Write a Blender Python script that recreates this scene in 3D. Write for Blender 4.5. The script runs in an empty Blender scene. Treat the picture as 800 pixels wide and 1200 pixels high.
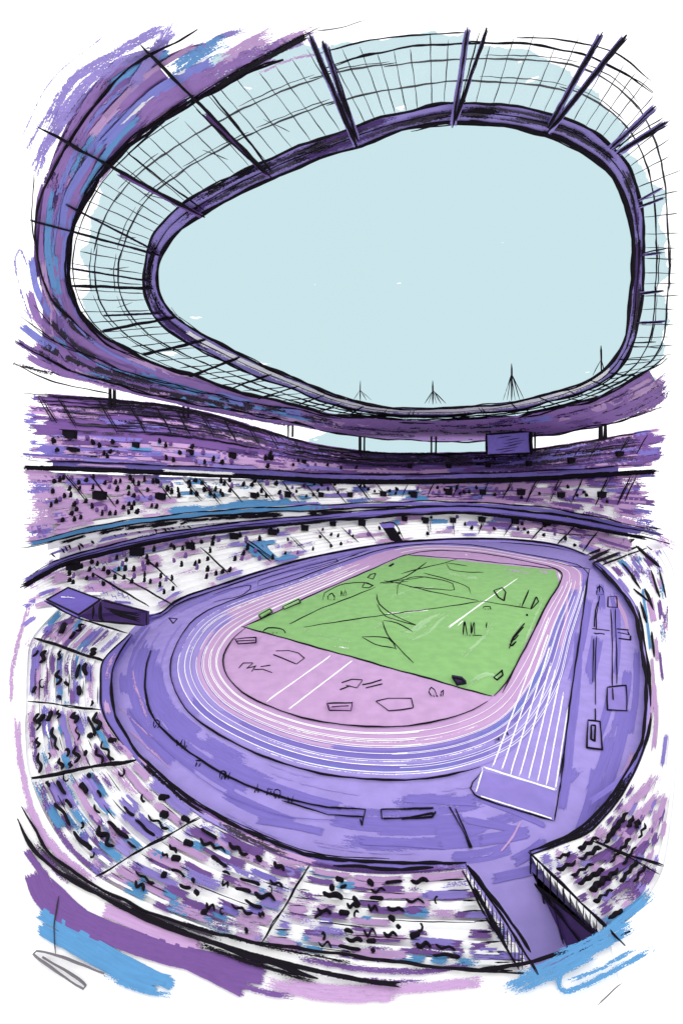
import bpy, math, random
import numpy as np
from mathutils import Vector
R = math.radians
random.seed(7)
SC = bpy.context.scene
COL = SC.collection
# ------------------------------------------------------------------ camera, sky, sun, exposure
H = 45.0; F = 476.0; CX = 400.0; HZ = 550.0          # eye height, focal length / principal column / horizon row of an 800x1200 view
cd = bpy.data.cameras.new('camera'); cam = bpy.data.objects.new('camera', cd); COL.objects.link(cam)
cam.location = (0, 0, H); cam.rotation_euler = (R(90), 0, 0)
cd.sensor_fit = 'VERTICAL'; cd.sensor_height = 36; cd.lens = F/1200*36; cd.shift_y = -50/1200
cd.clip_start = 0.1; cd.clip_end = 8000
SC.camera = cam
SC.view_settings.view_transform = 'Standard'; SC.view_settings.look = 'None'
SC.view_settings.gamma = 1; SC.view_settings.exposure = 0; SC.view_settings.use_curve_mapping = False
SC.cycles.max_bounces = 8; SC.cycles.transparent_max_bounces = 40; SC.cycles.diffuse_bounces = 4
SC.render.film_transparent = False
LIGHT = 1.27                                          # how much brighter than its base colour an open white floor renders

def lin(c):
    c = c/255.0
    return c/12.92 if c <= .04045 else ((c+.055)/1.055)**2.4

def build_world():
    w = bpy.data.worlds.new('World'); SC.world = w; w.use_nodes = True
    nt = w.node_tree; nt.nodes.clear(); N = nt.nodes.new; L = nt.links.new
    out = N('ShaderNodeOutputWorld'); bg = N('ShaderNodeBackground'); L(bg.outputs[0], out.inputs[0])
    tc = N('ShaderNodeTexCoord'); sep = N('ShaderNodeSeparateXYZ'); L(tc.outputs['Generated'], sep.inputs[0])
    def m(op, a, b=None, c=None):
        n = N('ShaderNodeMath'); n.operation = op
        for i, v in enumerate((a, b, c)):
            if v is None: continue
            if isinstance(v, (int, float)): n.inputs[i].default_value = v
            else: L(v, n.inputs[i])
        return n.outputs[0]
    x, y, z = sep.outputs
    az = m('ARCTAN2', x, y); el = m('ARCSINE', z)
    n1 = N('ShaderNodeTexNoise'); n1.inputs['Scale'].default_value = 9; n1.inputs['Detail'].default_value = 4
    mp = N('ShaderNodeMapping'); mp.inputs['Scale'].default_value = (1, 1, 2.5)
    L(tc.outputs['Generated'], mp.inputs[0]); L(mp.outputs[0], n1.inputs[0])
    nz = m('MULTIPLY', m('SUBTRACT', n1.outputs['Fac'], .5), .30)
    a = m('POWER', m('ABSOLUTE', m('DIVIDE', m('SUBTRACT', az, R(3)), R(35.5))), 2.5)
    b = m('POWER', m('ABSOLUTE', m('DIVIDE', m('SUBTRACT', el, R(19)), R(27.6))), 2.5)
    blob = m('LESS_THAN', m('ADD', m('ADD', a, b), nz), 1.0)
    hz = m('ADD', el, m('MULTIPLY', nz, .15))
    lo_l = m('MULTIPLY', m('LESS_THAN', hz, m('ADD', R(6.3), m('MULTIPLY', az, -.19))), m('LESS_THAN', m('ADD', az, m('MULTIPLY', nz, .6)), R(-3)))
    lo_r = m('MULTIPLY', m('LESS_THAN', hz, R(6.5)), m('GREATER_THAN', az, R(20)))
    bank = m('SUBTRACT', 1.0, m('MAXIMUM', lo_l, lo_r))
    n2 = N('ShaderNodeTexNoise'); n2.inputs['Scale'].default_value = 7; n2.inputs['Detail'].default_value = 5
    mp2 = N('ShaderNodeMapping'); mp2.inputs['Scale'].default_value = (1.2, 1.2, 6); mp2.inputs['Rotation'].default_value = (0, R(18), 0)
    L(tc.outputs['Generated'], mp2.inputs[0]); L(mp2.outputs[0], n2.inputs[0])
    wisp = m('LESS_THAN', n2.outputs['Fac'], .70)
    up = m('GREATER_THAN', z, -0.02)
    fac = m('MULTIPLY', m('MULTIPLY', m('MULTIPLY', blob, bank), wisp), up)
    mix = N('ShaderNodeMix'); mix.data_type = 'RGBA'; L(fac, mix.inputs['Factor'])
    mix.inputs[6].default_value = (1.38, 1.38, 1.39, 1)
    mix.inputs[7].default_value = (lin(203), lin(230), lin(236)) + (1,)
    L(mix.outputs[2], bg.inputs[0]); bg.inputs[1].default_value = 1.0
build_world()
sd = bpy.data.lights.new('sun', 'SUN'); sun = bpy.data.objects.new('sun', sd); COL.objects.link(sun)
sd.energy = 1.5; sd.angle = R(50); sd.color = (1, .98, .95)
sun.rotation_euler = (R(56), R(0), R(-8))                # high, from behind the camera

# ------------------------------------------------------------------ materials
_M = {}
PAL = dict(lavl=(170,154,226), lavd=(134,120,203), lavm=(152,136,214), purple=(125,90,158), deep=(84,62,118), lilac=(204,166,214),
           pink=(208,170,216), blue=(98,158,210), peri=(118,130,208), green=(149,200,129), green2=(172,214,158),
           white=(255,255,255), ink=(22,18,26), chalk=(60,54,66), dark=(48,38,66), screen=(150,132,226), lid=(118,102,190), rimc=(164,150,222), sof=(176,138,208), sofl=(226,186,236), sofb=(124,178,236), sofp=(154,158,240), sofd=(146,114,184), greyink=(120,116,124))
def base(c):
    if c in ('ink','chalk','dark'): return tuple(lin(v) for v in PAL[c])
    if c == 'white': return (.92,.92,.92)
    return tuple(min(.9, lin(v)/LIGHT) for v in PAL[c])
def mat(c, kind='flat'):
    k = (c, kind)
    if k in _M: return _M[k]
    m = bpy.data.materials.new(c + '_' + kind); m.use_nodes = True; _M[k] = m
    nt = m.node_tree; nt.nodes.clear(); N = nt.nodes.new; L = nt.links.new
    out = N('ShaderNodeOutputMaterial'); p = N('ShaderNodeBsdfPrincipled')
    p.inputs['Roughness'].default_value = .95; p.inputs['Specular IOR Level'].default_value = .08
    b = base(c)
    tc = N('ShaderNodeTexCoord'); n = N('ShaderNodeTexNoise'); n.inputs['Detail'].default_value = 5
    n.inputs['Scale'].default_value = .35
    r = N('ShaderNodeValToRGB'); r.color_ramp.elements[0].position = .35; r.color_ramp.elements[1].position = .65
    k0 = .93 if c != 'white' else 1
    r.color_ramp.elements[0].color = (b[0]*k0, b[1]*k0, b[2]*k0, 1)
    r.color_ramp.elements[1].color = (min(.92,b[0]*1.06), min(.92,b[1]*1.06), min(.92,b[2]*1.05), 1)
    L(n.outputs['Fac'], r.inputs[0]); L(r.outputs[0], p.inputs['Base Color'])
    if kind == 'flat':
        L(tc.outputs['Object'], n.inputs[0]); L(p.outputs[0], out.inputs[0]); return m
    # brushed strokes: ragged dry-brush ends and edges; stroke coordinates are stored on the mesh
    def mm(op, a, b2=None):
        q = N('ShaderNodeMath'); q.operation = op
        for i, v in enumerate((a, b2)):
            if v is None: continue
            if isinstance(v, (int, float)): q.inputs[i].default_value = v
            else: L(v, q.inputs[i])
        return q.outputs[0]
    A = N('ShaderNodeAttribute'); A.attribute_name = 'along'; B = N('ShaderNodeAttribute'); B.attribute_name = 'across'
    sa = N('ShaderNodeSeparateXYZ'); L(A.outputs['Vector'], sa.inputs[0]); sb = N('ShaderNodeSeparateXYZ'); L(B.outputs['Vector'], sb.inputs[0])
    cmb = N('ShaderNodeCombineXYZ')
    L(mm('MULTIPLY', sa.outputs[0], .035 if kind == 'wet' else .06), cmb.inputs[0])
    L(mm('MULTIPLY', sb.outputs[0], .40 if kind == 'wet' else .55), cmb.inputs[1]); L(sb.outputs[2], cmb.inputs[2])
    n3 = N('ShaderNodeTexNoise'); n3.inputs['Scale'].default_value = 1; n3.inputs['Detail'].default_value = 5; n3.inputs['Roughness'].default_value = .7
    L(cmb.outputs[0], n3.inputs[0]); L(cmb.outputs[0], n.inputs[0]); n.inputs['Scale'].default_value = 1
    g = N('ShaderNodeTexNoise'); g.inputs['Scale'].default_value = 1; g.inputs['Detail'].default_value = 3
    c2 = N('ShaderNodeCombineXYZ'); L(mm('MULTIPLY', sa.outputs[0], .5), c2.inputs[0]); L(mm('MULTIPLY', sb.outputs[0], .8), c2.inputs[1]); L(sb.outputs[2], c2.inputs[2])
    L(c2.outputs[0], g.inputs[0])
    ends = mm('MINIMUM', sa.outputs[0], sa.outputs[1]); side0 = mm('MINIMUM', sb.outputs[0], sb.outputs[1])
    side = mm('MAXIMUM', side0, mm('MULTIPLY', mm('DIVIDE', side0, mm('ADD', sb.outputs[0], sb.outputs[1])), 4.0))
    e1 = mm('MINIMUM', mm('DIVIDE', ends, 14 if kind == 'wet' else 22), 1.0)
    e2 = mm('MINIMUM', mm('DIVIDE', side, 1.6 if kind == 'wet' else 3.0), 1.0)
    hold = mm('MULTIPLY', mm('MINIMUM', e1, e2), .34 if kind == 'wet' else .20)
    val = mm('ADD', mm('ADD', mm('MULTIPLY', n3.outputs['Fac'], .75), mm('MULTIPLY', g.outputs['Fac'], .25 if kind == 'wet' else .45)), hold)
    al = mm('GREATER_THAN', val, .57 if kind == 'wet' else .685)
    tr = N('ShaderNodeBsdfTransparent'); mx = N('ShaderNodeMixShader')
    L(al, mx.inputs[0]); L(tr.outputs[0], mx.inputs[1]); L(p.outputs[0], mx.inputs[2]); L(mx.outputs[0], out.inputs[0])
    return m
def glass_mat():
    m = bpy.data.materials.new('roof_glass'); m.use_nodes = True; nt = m.node_tree; nt.nodes.clear(); N = nt.nodes.new; L = nt.links.new
    out = N('ShaderNodeOutputMaterial'); t = N('ShaderNodeBsdfTransparent'); g = N('ShaderNodeBsdfGlossy'); g.inputs['Roughness'].default_value = .1
    t.inputs[0].default_value = (.985,.99,.995,1)
    d = N('ShaderNodeBsdfTranslucent'); d.inputs[0].default_value = (.9,.95,.97,1)
    a = N('ShaderNodeMixShader'); a.inputs[0].default_value = .03; b = N('ShaderNodeMixShader'); b.inputs[0].default_value = .04
    L(t.outputs[0], a.inputs[1]); L(g.outputs[0], a.inputs[2]); L(a.outputs[0], b.inputs[1]); L(d.outputs[0], b.inputs[2]); L(b.outputs[0], out.inputs[0])
    return m
GLASS = glass_mat()

# ------------------------------------------------------------------ mesh building
class MB:
    def __init__(s): s.v = []; s.f = []; s.mi = []; s.mats = []; s.al = []; s.ac = []
    def m(s, name):
        if name not in s.mats: s.mats.append(name)
        return s.mats.index(name)
    def add(s, vs, fs, mname, al=None, ac=None):
        o = len(s.v); s.v += [tuple(map(float, v)) for v in vs]
        s.al += al or [(50,50,0)]*len(vs); s.ac += ac or [(50,50,0)]*len(vs)
        i = s.m(mname)
        for f in fs: s.f.append(tuple(o+k for k in f)); s.mi.append(i)
    def build(s, name, parent=None, label=None, cat=None, group=None, kind=None, smooth=False, origin=None):
        me = bpy.data.meshes.new(name)
        org = np.array(origin if origin is not None else (0,0,0), float)
        vv = [tuple(np.array(v)-org) for v in s.v] if origin is not None else s.v
        me.from_pydata(vv, [], s.f)
        for mn in s.mats: me.materials.append(mn if isinstance(mn, bpy.types.Material) else mat(*mn))
        me.polygons.foreach_set('material_index', s.mi)
        if smooth: me.polygons.foreach_set('use_smooth', [True]*len(s.f))
        if any(not isinstance(q, bpy.types.Material) and q[1] != 'flat' for q in s.mats):
            for nm, d in (('along', s.al), ('across', s.ac)):
                at = me.attributes.new(nm, 'FLOAT_VECTOR', 'POINT'); at.data.foreach_set('vector', [x for t in d for x in t])
        me.update()
        o = bpy.data.objects.new(name, me); COL.objects.link(o)
        if origin is not None: o.location = origin
        if parent is not None:
            o.parent = parent; pw = Vector(parent.location)
            if parent.parent is not None: pw += Vector(parent.parent.location)
            o.location = (Vector(origin) if origin is not None else Vector((0,0,0))) - pw
        tag(o, label, cat, group, kind)
        return o
class Blocks:
    """collects the seats of a stand block by block, so that every block between two aisles is a part of its own"""
    def __init__(s, key): s.key = key; s.b = {}
    def add(s, vs, fs, mname, al=None, ac=None):
        v = np.array(vs, float); k = s.key(v.mean(axis=0)); s.b.setdefault(k, MB()).add(vs, fs, mname, al, ac)
    def build(s, name, parent):
        for k in sorted(s.b): s.b[k].build(name, parent)
def tag(o, label=None, cat=None, group=None, kind=None):
    for k, v in (('label', label), ('category', cat), ('group', group), ('kind', kind)):
        if v: o[k] = v
    return o
def empty(name, loc, label, cat, group=None):
    o = bpy.data.objects.new(name, None); COL.objects.link(o); o.location = loc; o.empty_display_size = 1
    return tag(o, label, cat, group)

# ------------------------------------------------------------------ turning a place in the view into a point of the site
def at_depth(px, py, d): return np.array(((px-CX)/F*d, d, H-(py-HZ)/F*d))
class Level:                                         # a horizontal level
    def __init__(s, z=0.): s.z = z
    def __call__(s, px, py, lift=0.): 
        d = F*(H-s.z)/(py-HZ); return toward(at_depth(px, py, d), lift)
class PlaneX:                                        # a wall running straight away from the camera
    def __init__(s, x): s.x = x
    def __call__(s, px, py, lift=0.): return toward(at_depth(px, py, s.x*F/(px-CX)), lift)
class Depth:
    def __init__(s, d): s.d = d
    def __call__(s, px, py, lift=0.): return toward(at_depth(px, py, s.d), lift)
def toward(p, lift):
    if not lift: return p
    v = np.array((0,0,H))-p; return p+v/np.linalg.norm(v)*lift
def crom(pts, closed=False, step=5.0):
    P = [np.array(p, float) for p in pts]; n = len(P)
    if n == 2 and not closed:
        k = max(1, int(np.linalg.norm(P[1]-P[0])/step)); return [P[0]+(P[1]-P[0])*i/k for i in range(k+1)]
    out = []
    for i in range(n if closed else n-1):
        p1 = P[i]; p2 = P[(i+1) % n]
        p0 = P[(i-1) % n] if (closed or i > 0) else 2*p1-p2
        p3 = P[(i+2) % n] if (closed or i+2 < n) else 2*p2-p1
        k = max(1, int(np.linalg.norm(p2-p1)/step))
        for j in range(k):
            t = j/k
            out.append(.5*((2*p1)+(-p0+p2)*t+(2*p0-5*p1+4*p2-p3)*t*t+(-p0+3*p1-3*p2+p3)*t**3))
    if not closed: out.append(P[-1])
    return out
def tab(pts):
    xs = [p[0] for p in pts]
    dense = crom(pts, step=4); dx = [p[0] for p in dense]; dy = [p[1] for p in dense]
    return lambda x: float(np.interp(x, dx, dy))
class Tier:                                          # raked terrace: depth and row of its foot and head for each bearing
    def __init__(s, yb, db, yt, dt): s.yb, s.db, s.yt, s.dt = tab(yb), tab(db), tab(yt), tab(dt)
    def ends(s, px):
        d1, d2 = s.db(px), s.dt(px); return d1, H-(s.yb(px)-HZ)/F*d1, d2, H-(s.yt(px)-HZ)/F*d2
    def __call__(s, px, py, lift=0.):
        d1, z1, d2, z2 = s.ends(px); k = py-HZ
        den = k*(d2-d1)+F*(z2-z1); t = (F*(H-z1)-k*d1)/den if abs(den) > 1e-6 else .5
        t = max(-.25, min(1.25, t)); return toward(at_depth(px, py, d1+t*(d2-d1)), lift)
    def row(s, px, t):                               # pixel row at fraction t up the rake
        d1, z1, d2, z2 = s.ends(px); d = d1+t*(d2-d1); z = z1+t*(z2-z1); return HZ+(H-z)/d*F
    def line(s, t, a, b, step=10): 
        n = max(2, int(abs(b-a)/step)); return [(a+(b-a)*i/n, s.row(a+(b-a)*i/n, t)) for i in range(n+1)]
class Rings:                                         # surface through several rings, each a closed or open loop with heights
    def __init__(s, rings, zs, closed=False):
        s.closed = closed; s.n = len(rings[0]); K = 14; s.cur = []; s.z = []
        for r, z in zip(rings, zs):
            z = [z]*s.n if isinstance(z, (int, float)) else z
            q = crom([(p[0], p[1]) for p in r], closed, 1e9) if False else None
            pts = []; m = s.n if closed else s.n-1
            P = [np.array((p[0], p[1], zz), float) for p, zz in zip(r, z)]
            for i in range(m):
                p1 = P[i]; p2 = P[(i+1) % s.n]
                p0 = P[(i-1) % s.n] if (closed or i > 0) else 2*p1-p2
                p3 = P[(i+2) % s.n] if (closed or i+2 < s.n) else 2*p2-p1
                for j in range(K):
                    t = j/K; pts.append(.5*((2*p1)+(-p0+p2)*t+(2*p0-5*p1+4*p2-p3)*t*t+(-p0+3*p1-3*p2+p3)*t**3))
            if not closed: pts.append(P[-1])
            s.cur.append(np.array(pts))
        s.K = K
        g = []
        for t in range(len(s.cur[0])):
            for a in range(len(s.cur)-1):
                for q in range(8): g.append(s.cur[a][t]*(1-q/8)+s.cur[a+1][t]*q/8)
            g.append(s.cur[-1][t])
        s.g = np.array(g)
    def pz(s, t, r):                                 # t in control units, r in ring units
        x = t*s.K; n = len(s.cur[0])
        if s.closed: i = int(math.floor(x)) % n; j = (i+1) % n
        else: x = max(0, min(n-1.001, x)); i = int(x); j = i+1
        f = x-math.floor(x)
        a = int(max(0, min(len(s.cur)-2, math.floor(r)))); q = r-a
        A = s.cur[a][i]*(1-f)+s.cur[a][j]*f; B = s.cur[a+1][i]*(1-f)+s.cur[a+1][j]*f
        return A+(B-A)*q
    def px(s, t, r): p = s.pz(t, r); return (p[0], p[1])
    def p3(s, t, r, lift=0.): p = s.pz(t, r); return toward(at_depth(p[0], p[1], F*(H-p[2])/(p[1]-HZ)), lift)
    def __call__(s, px, py, lift=0.):
        d = (s.g[:,0]-px)**2+(s.g[:,1]-py)**2; k = np.argpartition(d, 6)[:6]; w = 1/(d[k]+.5); z = float((s.g[k,2]*w).sum()/w.sum())
        return toward(at_depth(px, py, F*(H-z)/(py-HZ)), lift)
    def line(s, r, a, b, n=None):
        n = n or max(2, int(abs(b-a)*5)); return [s.px(a+(b-a)*i/n, r) for i in range(n+1)]
    def sheet(s, mb, r0, r1, mname, a=0, b=None, nr=1, lift=0., K=8):
        b = (s.n if s.closed else s.n-1) if b is None else b
        n = max(2, int((b-a)*K)); vs = []; fs = []
        for i in range(n+1):
            for j in range(nr+1): vs.append(s.p3(a+(b-a)*i/n, r0+(r1-r0)*j/nr, lift))
        for i in range(n):
            for j in range(nr):
                q = i*(nr+1)+j; fs.append((q, q+1, q+nr+2, q+nr+1))
        mb.add(vs, fs, mname)

LC = [0]
def paint(mb, S, pts, w, c, lift=.06, dry=False, closed=False, step=6):
    """a broad brushed band laid on surface S along a traced line"""
    P = crom(pts, closed, step)
    if closed: P.append(P[0])
    L = [0]
    for i in range(1, len(P)): L.append(L[-1]+np.linalg.norm(P[i]-P[i-1]))
    if L[-1] < 1e-6: return
    LC[0] += 1; lift += (LC[0] % 160)*.0008
    vs = []; al = []; ac = []; seed = random.random()*50
    for i, p in enumerate(P):
        t = P[min(i+1, len(P)-1)]-P[max(i-1, 0)]; t = t/(np.linalg.norm(t)+1e-9); n = np.array((-t[1], t[0]))
        ww = (w if not callable(w) else w(L[i]/L[-1]))
        for sgn in (-1, 1):
            q = p+n*ww*.5*sgn; vs.append(S(q[0], q[1], lift))
            al.append((L[i] if not closed else 50, L[-1]-L[i] if not closed else 50, 0)); ac.append((ww if sgn > 0 else 0, 0 if sgn > 0 else ww, seed))
    fs = [(2*i, 2*i+1, 2*i+3, 2*i+2) for i in range(len(P)-1)]
    mb.add(vs, fs, (c, 'dry' if dry else 'wet'), al, ac)
def tube3(mb, P3, rad, c='ink', sides=6):
    vs = []; fs = []; n = len(P3)
    for i, p in enumerate(P3):
        t = P3[min(i+1, n-1)]-P3[max(i-1, 0)]; t = t/(np.linalg.norm(t)+1e-9)
        up = np.array((0,0,1.)) if abs(t[2]) < .95 else np.array((1.,0,0))
        a = np.cross(t, up); a /= np.linalg.norm(a)+1e-9; b = np.cross(a, t); r = rad[i] if hasattr(rad, '__len__') else rad
        for k in range(sides):
            th = 2*math.pi*k/sides; vs.append(p+(a*math.cos(th)+b*math.sin(th))*r)
    for i in range(n-1):
        for k in range(sides): fs.append((i*sides+k, i*sides+(k+1) % sides, (i+1)*sides+(k+1) % sides, (i+1)*sides+k))
    fs.append(tuple(range(sides))[::-1]); fs.append(tuple((n-1)*sides+k for k in range(sides)))
    mb.add(vs, fs, (c, 'flat'))
def ink(mb, S, pts, w=1.6, c='ink', lift=.3, n=1, jit=1.2, closed=False, taper=True, step=6, wob=.35):
    """a round bar, cable or kerb along a traced line; n loose passes"""
    for k in range(n):
        ph = [random.random()*6.28 for _ in range(4)]; f1 = random.uniform(.006, .015); f2 = random.uniform(.02, .05)
        P = crom(pts, closed, step)
        if closed: P.append(P[0])
        L = 0; P3 = []; rad = []; n_ = len(P); j = jit if n > 1 else .35
        for i, p in enumerate(P):
            if i: L += np.linalg.norm(P[i]-P[i-1])
            t = P[min(i+1, n_-1)]-P[max(i-1, 0)]; t = t/(np.linalg.norm(t)+1e-9); nn = np.array((-t[1], t[0]))
            off = j*(math.sin(L*f1*6.28/1+ph[0])*.7+math.sin(L*f2*3+ph[1])*.3) + wob*math.sin(L*.25+ph[2])*.5
            q = p+nn*off; X = S(q[0], q[1], lift); P3.append(X)
            e = 1.0
            if taper and not closed:
                u = i/max(1, n_-1); e = min(1, .35+min(u, 1-u)*8)
            rad.append(w*.5*e*(1+.25*math.sin(L*.09+ph[3]))*X[1]/F)
        tube3(mb, P3, rad, c)
def poly(mb, S, pts, c, lift=0., kind='flat'):
    vs = [S(p[0], p[1], lift) for p in pts]; mb.add(vs, [tuple(range(len(vs)))], (c, kind))
def slab(mb, pts3, off, c):
    """a solid plate: outline pts3 pushed by vector off"""
    n = len(pts3); a = [np.array(p) for p in pts3]; b = [p+np.array(off) for p in a]
    fs = [tuple(range(n)), tuple(range(2*n-1, n-1, -1))]+[(i, (i+1) % n, n+(i+1) % n, n+i) for i in range(n)]
    mb.add(a+b, fs, (c, 'flat'))
def squig(x0, y0, x1, y1, amp, n):
    out = []; dx, dy = x1-x0, y1-y0; l = math.hypot(dx, dy)+1e-9; nx, ny = -dy/l, dx/l
    for i in range(n+1):
        t = i/n; a = amp*(1 if i % 2 else -1)*random.uniform(.5, 1); out.append((x0+dx*t+nx*a, y0+dy*t+ny*a))
    return out
G = Level(0.)

# ================================================================== THE SETTING
mb = MB(); mb.add([(-3000,-3000,-.3),(3000,-3000,-.3),(3000,6000,-.3),(-3000,6000,-.3)], [(0,1,2,3)], ('white','flat'))
mb.build('ground', kind='structure', label='white level ground around the stadium')

I_ = [(475,650),(380,690),(300,728),(268,755),(263,785),(290,815),(345,838),(410,850),(480,850),(540,837),(582,812),(612,765),(636,715),(656,682),(652,667),(610,656),(540,646)]
O_ = [(452,643),(345,679),(250,712),(212,745),(200,790),(225,838),(290,878),(370,905),(460,914),(540,905),(610,875),(655,815),(672,750),(688,690),(680,664),(620,650),(540,638)]
W_ = [(440,640),(300,674),(190,717),(152,745),(131,795),(138,842),(168,890),(235,948),(350,1003),(470,1018),(590,1012),(716,942),(757,832),(746,713),(692,655),(620,639),(530,634)]
FL = Rings([I_, O_, W_], [0,0,0], closed=True)
# outer floor
mb = MB(); FL.sheet(mb, .95, 2.06, ('lavl','flat'), nr=3)
poly(mb, G, [(540,1008),(622,996),(640,1030),(702,1096),(750,1180),(600,1190),(560,1060)], 'lavl', .012)
def arcs(c, n, r0, r1, a0, a1, w0, w1, l0, l1, dry=.2, lift=.02):
    for i in range(n):
        r = random.uniform(r0, r1); a = random.uniform(a0, a1); l = random.uniform(l0, l1)
        paint(mb, FL, FL.line(r, a, a+l, max(3, int(l*6))), random.uniform(w0, w1), c, lift+i*.0012, dry=random.random() < dry)
arcs('lavd', 26, 1.15, 1.85, 3.0, 8.5, 8, 20, .5, 1.8)
arcs('lavd', 10, 1.25, 1.6, 3.2, 5.5, 14, 22, .6, 1.4)
arcs('lavd', 16, 1.2, 1.9, 8.0, 10.2, 8, 16, .3, .9, .4)
arcs('lavm', 14, 1.1, 1.95, 0, 3, 2, 4, .5, 1.5)
arcs('lavd', 12, 1.5, 1.95, 0, 3.2, 2, 4, .5, 1.5)
arcs('lavd', 8, 1.2, 1.9, 11.2, 13, 6, 12, .3, .8, .4)
arcs('lavl', 10, 1.1, 1.9, 3, 10, 2, 4, .3, 1.2, 1, .06)
for x, y, x2, y2, w in ((690,700,668,800,9),(678,740,662,900,11),(668,830,658,950,10),(735,830,700,950,14),(700,900,680,975,16),(745,760,738,860,8),(715,860,690,930,12),
                        (560,935,640,968,7),(470,935,560,940,10),(560,985,620,975,14),(640,985,600,1010,14),(575,1030,640,1015,12),
                        (420,985,520,990,10),(300,960,380,975,9),(540,960,620,975,9)):
    paint(mb, FL if y < 1000 else G, [(x,y),((x+x2)/2+3,(y+y2)/2),(x2,y2)], w, 'lavd', .05)
for x, y, x2, y2, w in ((640,1012,700,985,3),(720,700,735,740,5),(664,690,655,760,4),(585,1000,610,960,3),(740,880,725,915,6)):
    paint(mb, FL if y < 1000 else G, [(x,y),((x+x2)/2+3,(y+y2)/2),(x2,y2)], w, 'lilac', .07)
for x, y, x2, y2 in ((140,830,185,870),(150,855,200,900),(158,800,175,850),(155,780,160,815)):
    paint(mb, FL, [(x,y),(x2,y2)], 4, 'lilac', .07, dry=True)
mb.build('stadium_floor', kind='structure', label='lavender brushed floor between track and stands')
# infield and pitch
mb = MB(); n = len(I_)
dense = crom(I_, True, 8); poly(mb, G, dense, 'pink', .004)
mb.build('infield', kind='structure', label='lilac infield ends beside the green pitch')
mb = MB()
pitch = [(285,735),(380,692),(475,650.5),(560,659),(650,668),(655,684),(636,714),(612,762),(598,795),(588,810),(572,816),(500,795),(400,767)]
poly(mb, G, pitch, 'green', .03)
for p, w, c in (([(468,742),(490,737),(505,728)],7,'green2'),([(475,752),(500,742),(515,728),(530,715)],5,'green2'),([(545,805),(570,790),(590,800)],8,'green2'),([(510,668),(540,675),(562,678)],5,'green2'),
                ([(610,762),(622,735),(636,700)],5,'green2'),([(600,745),(615,725)],4,'green2'),([(390,758),(410,762)],3,'green2'),([(455,700),(490,690),(520,688)],4,'green2'),([(430,740),(452,728),(480,722)],4,'green2'),([(540,770),(565,748),(580,728)],6,'green2'),([(350,735),(380,745),(410,752)],3,'green2'),([(480,742),(500,726),(522,716)],8,'green2'),([(590,668),(615,671),(625,672)],4,'pink'),([(630,669),(645,671)],4,'pink'),([(595,672),(600,676)],4,'pink')):
    paint(mb, G, p, w, c, .05, dry=True)
mb.build('pitch', kind='structure', label='flat green grass pitch')
# running track
mb = MB(); FL.sheet(mb, 0, 1, ('lavm','flat'), nr=4, lift=.03)
def band(c, r0, r1, a, b, lift=.05, dry=False, w=None):
    pts = FL.line((r0+r1)/2, a, b, int(abs(b-a)*6)); w0 = math.dist(FL.px((a+b)/2, r0), FL.px((a+b)/2, r1))
    FLp = []
    # an even band: sheet built from the ring coordinates, so it keeps its share of the track's width
    n = max(4, int((b-a)*9)); vs = []; al = []; ac = []; seed = random.random()*50; L = 0; prev = None
    tot = sum(math.dist(FL.px(a+(b-a)*i/n, .5), FL.px(a+(b-a)*(i+1)/n, .5)) for i in range(n))
    for i in range(n+1):
        t = a+(b-a)*i/n; q = FL.px(t, .5); L += math.dist(q, prev) if prev else 0; prev = q
        wd = math.dist(FL.px(t, r0), FL.px(t, r1))
        for r, e in ((r0, 0), (r1, 1)):
            vs.append(FL.p3(t, r, lift)); al.append((L, tot-L, 0)); ac.append((wd*e, wd*(1-e), seed))
    mb.add(vs, [(2*i, 2*i+1, 2*i+3, 2*i+2) for i in range(n)], (c, 'dry' if dry else 'wet'), al, ac)
band('pink', 0, .78, 12.8, 17.3, .07); band('pink', 0, .40, -.6, 13.6, .045); band('lilac', .0, .17, 3, 9, .05)
band('pink', 0, .75, -3.5, 2.2, .048); band('lavl', .45, .62, 2, 5.2, .06); band('lavl', .6, .85, 2, 6, .06); band('pink', .42, .5, 2.6, 7, .066)
band('lavd', .45, .62, 5.5, 9.2, .06); band('lavl', .62, .72, 5.5, 10, .062); band('lavd', .72, .86, 4.6, 9.5, .064); band('lavl', .86, .98, 5, 9.8, .066)
band('lavd', .5, .62, 10, 13, .06); band('lavl', .64, .8, 9.6, 13.4, .062); band('lilac', .2, .4, 10.2, 13, .064); band('lavd', .8, .93, 11, 13.3, .066); band('peri', .42, .5, 9.2, 12.5, .07, True); band('peri', .8, .86, 6, 9, .07, True)
mb.build('running_track', kind='structure', label='lilac and lavender running track lanes')
# start chute of the straight
mb = MB(); poly(mb, G, [(567,899),(556,931),(648,962),(655,922),(672,760),(655,800),(630,850),(600,880)], 'lavl', .09)
poly(mb, G, [(566,903),(557,930),(647,960),(652,926)], 'lavm', .11)
mb.build('sprint_start', kind='structure', label='lavender start area at the end of the straight')
mb = MB()
for i, r in enumerate((.12,.25,.37,.5,.62,.74,.86)):
    for a, b in ((.6, 3.6),(3.2, 8.2),(7.9, 13.0)):
        for q in range(2 if random.random() < .4 else 1):
            paint(mb, FL, FL.line(r+random.uniform(-.012,.012)+q*.03, a+random.uniform(-.2,.2), b+random.uniform(-.3,.3), int((b-a)*6)), random.uniform(.7,1.2) if 3 < (a+b)/2 < 9 else random.uniform(.6,.9), 'white', .10, dry=random.random() < .12)
for r in (.3,.66,.9): paint(mb, FL, FL.line(r, 6, 9.5, 20), 1.1, 'white', .10, dry=True)
for r in (.3,.7): paint(mb, FL, FL.line(r, 13, 17, 20), .6, 'white', .10)
V = (709,546)
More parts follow.
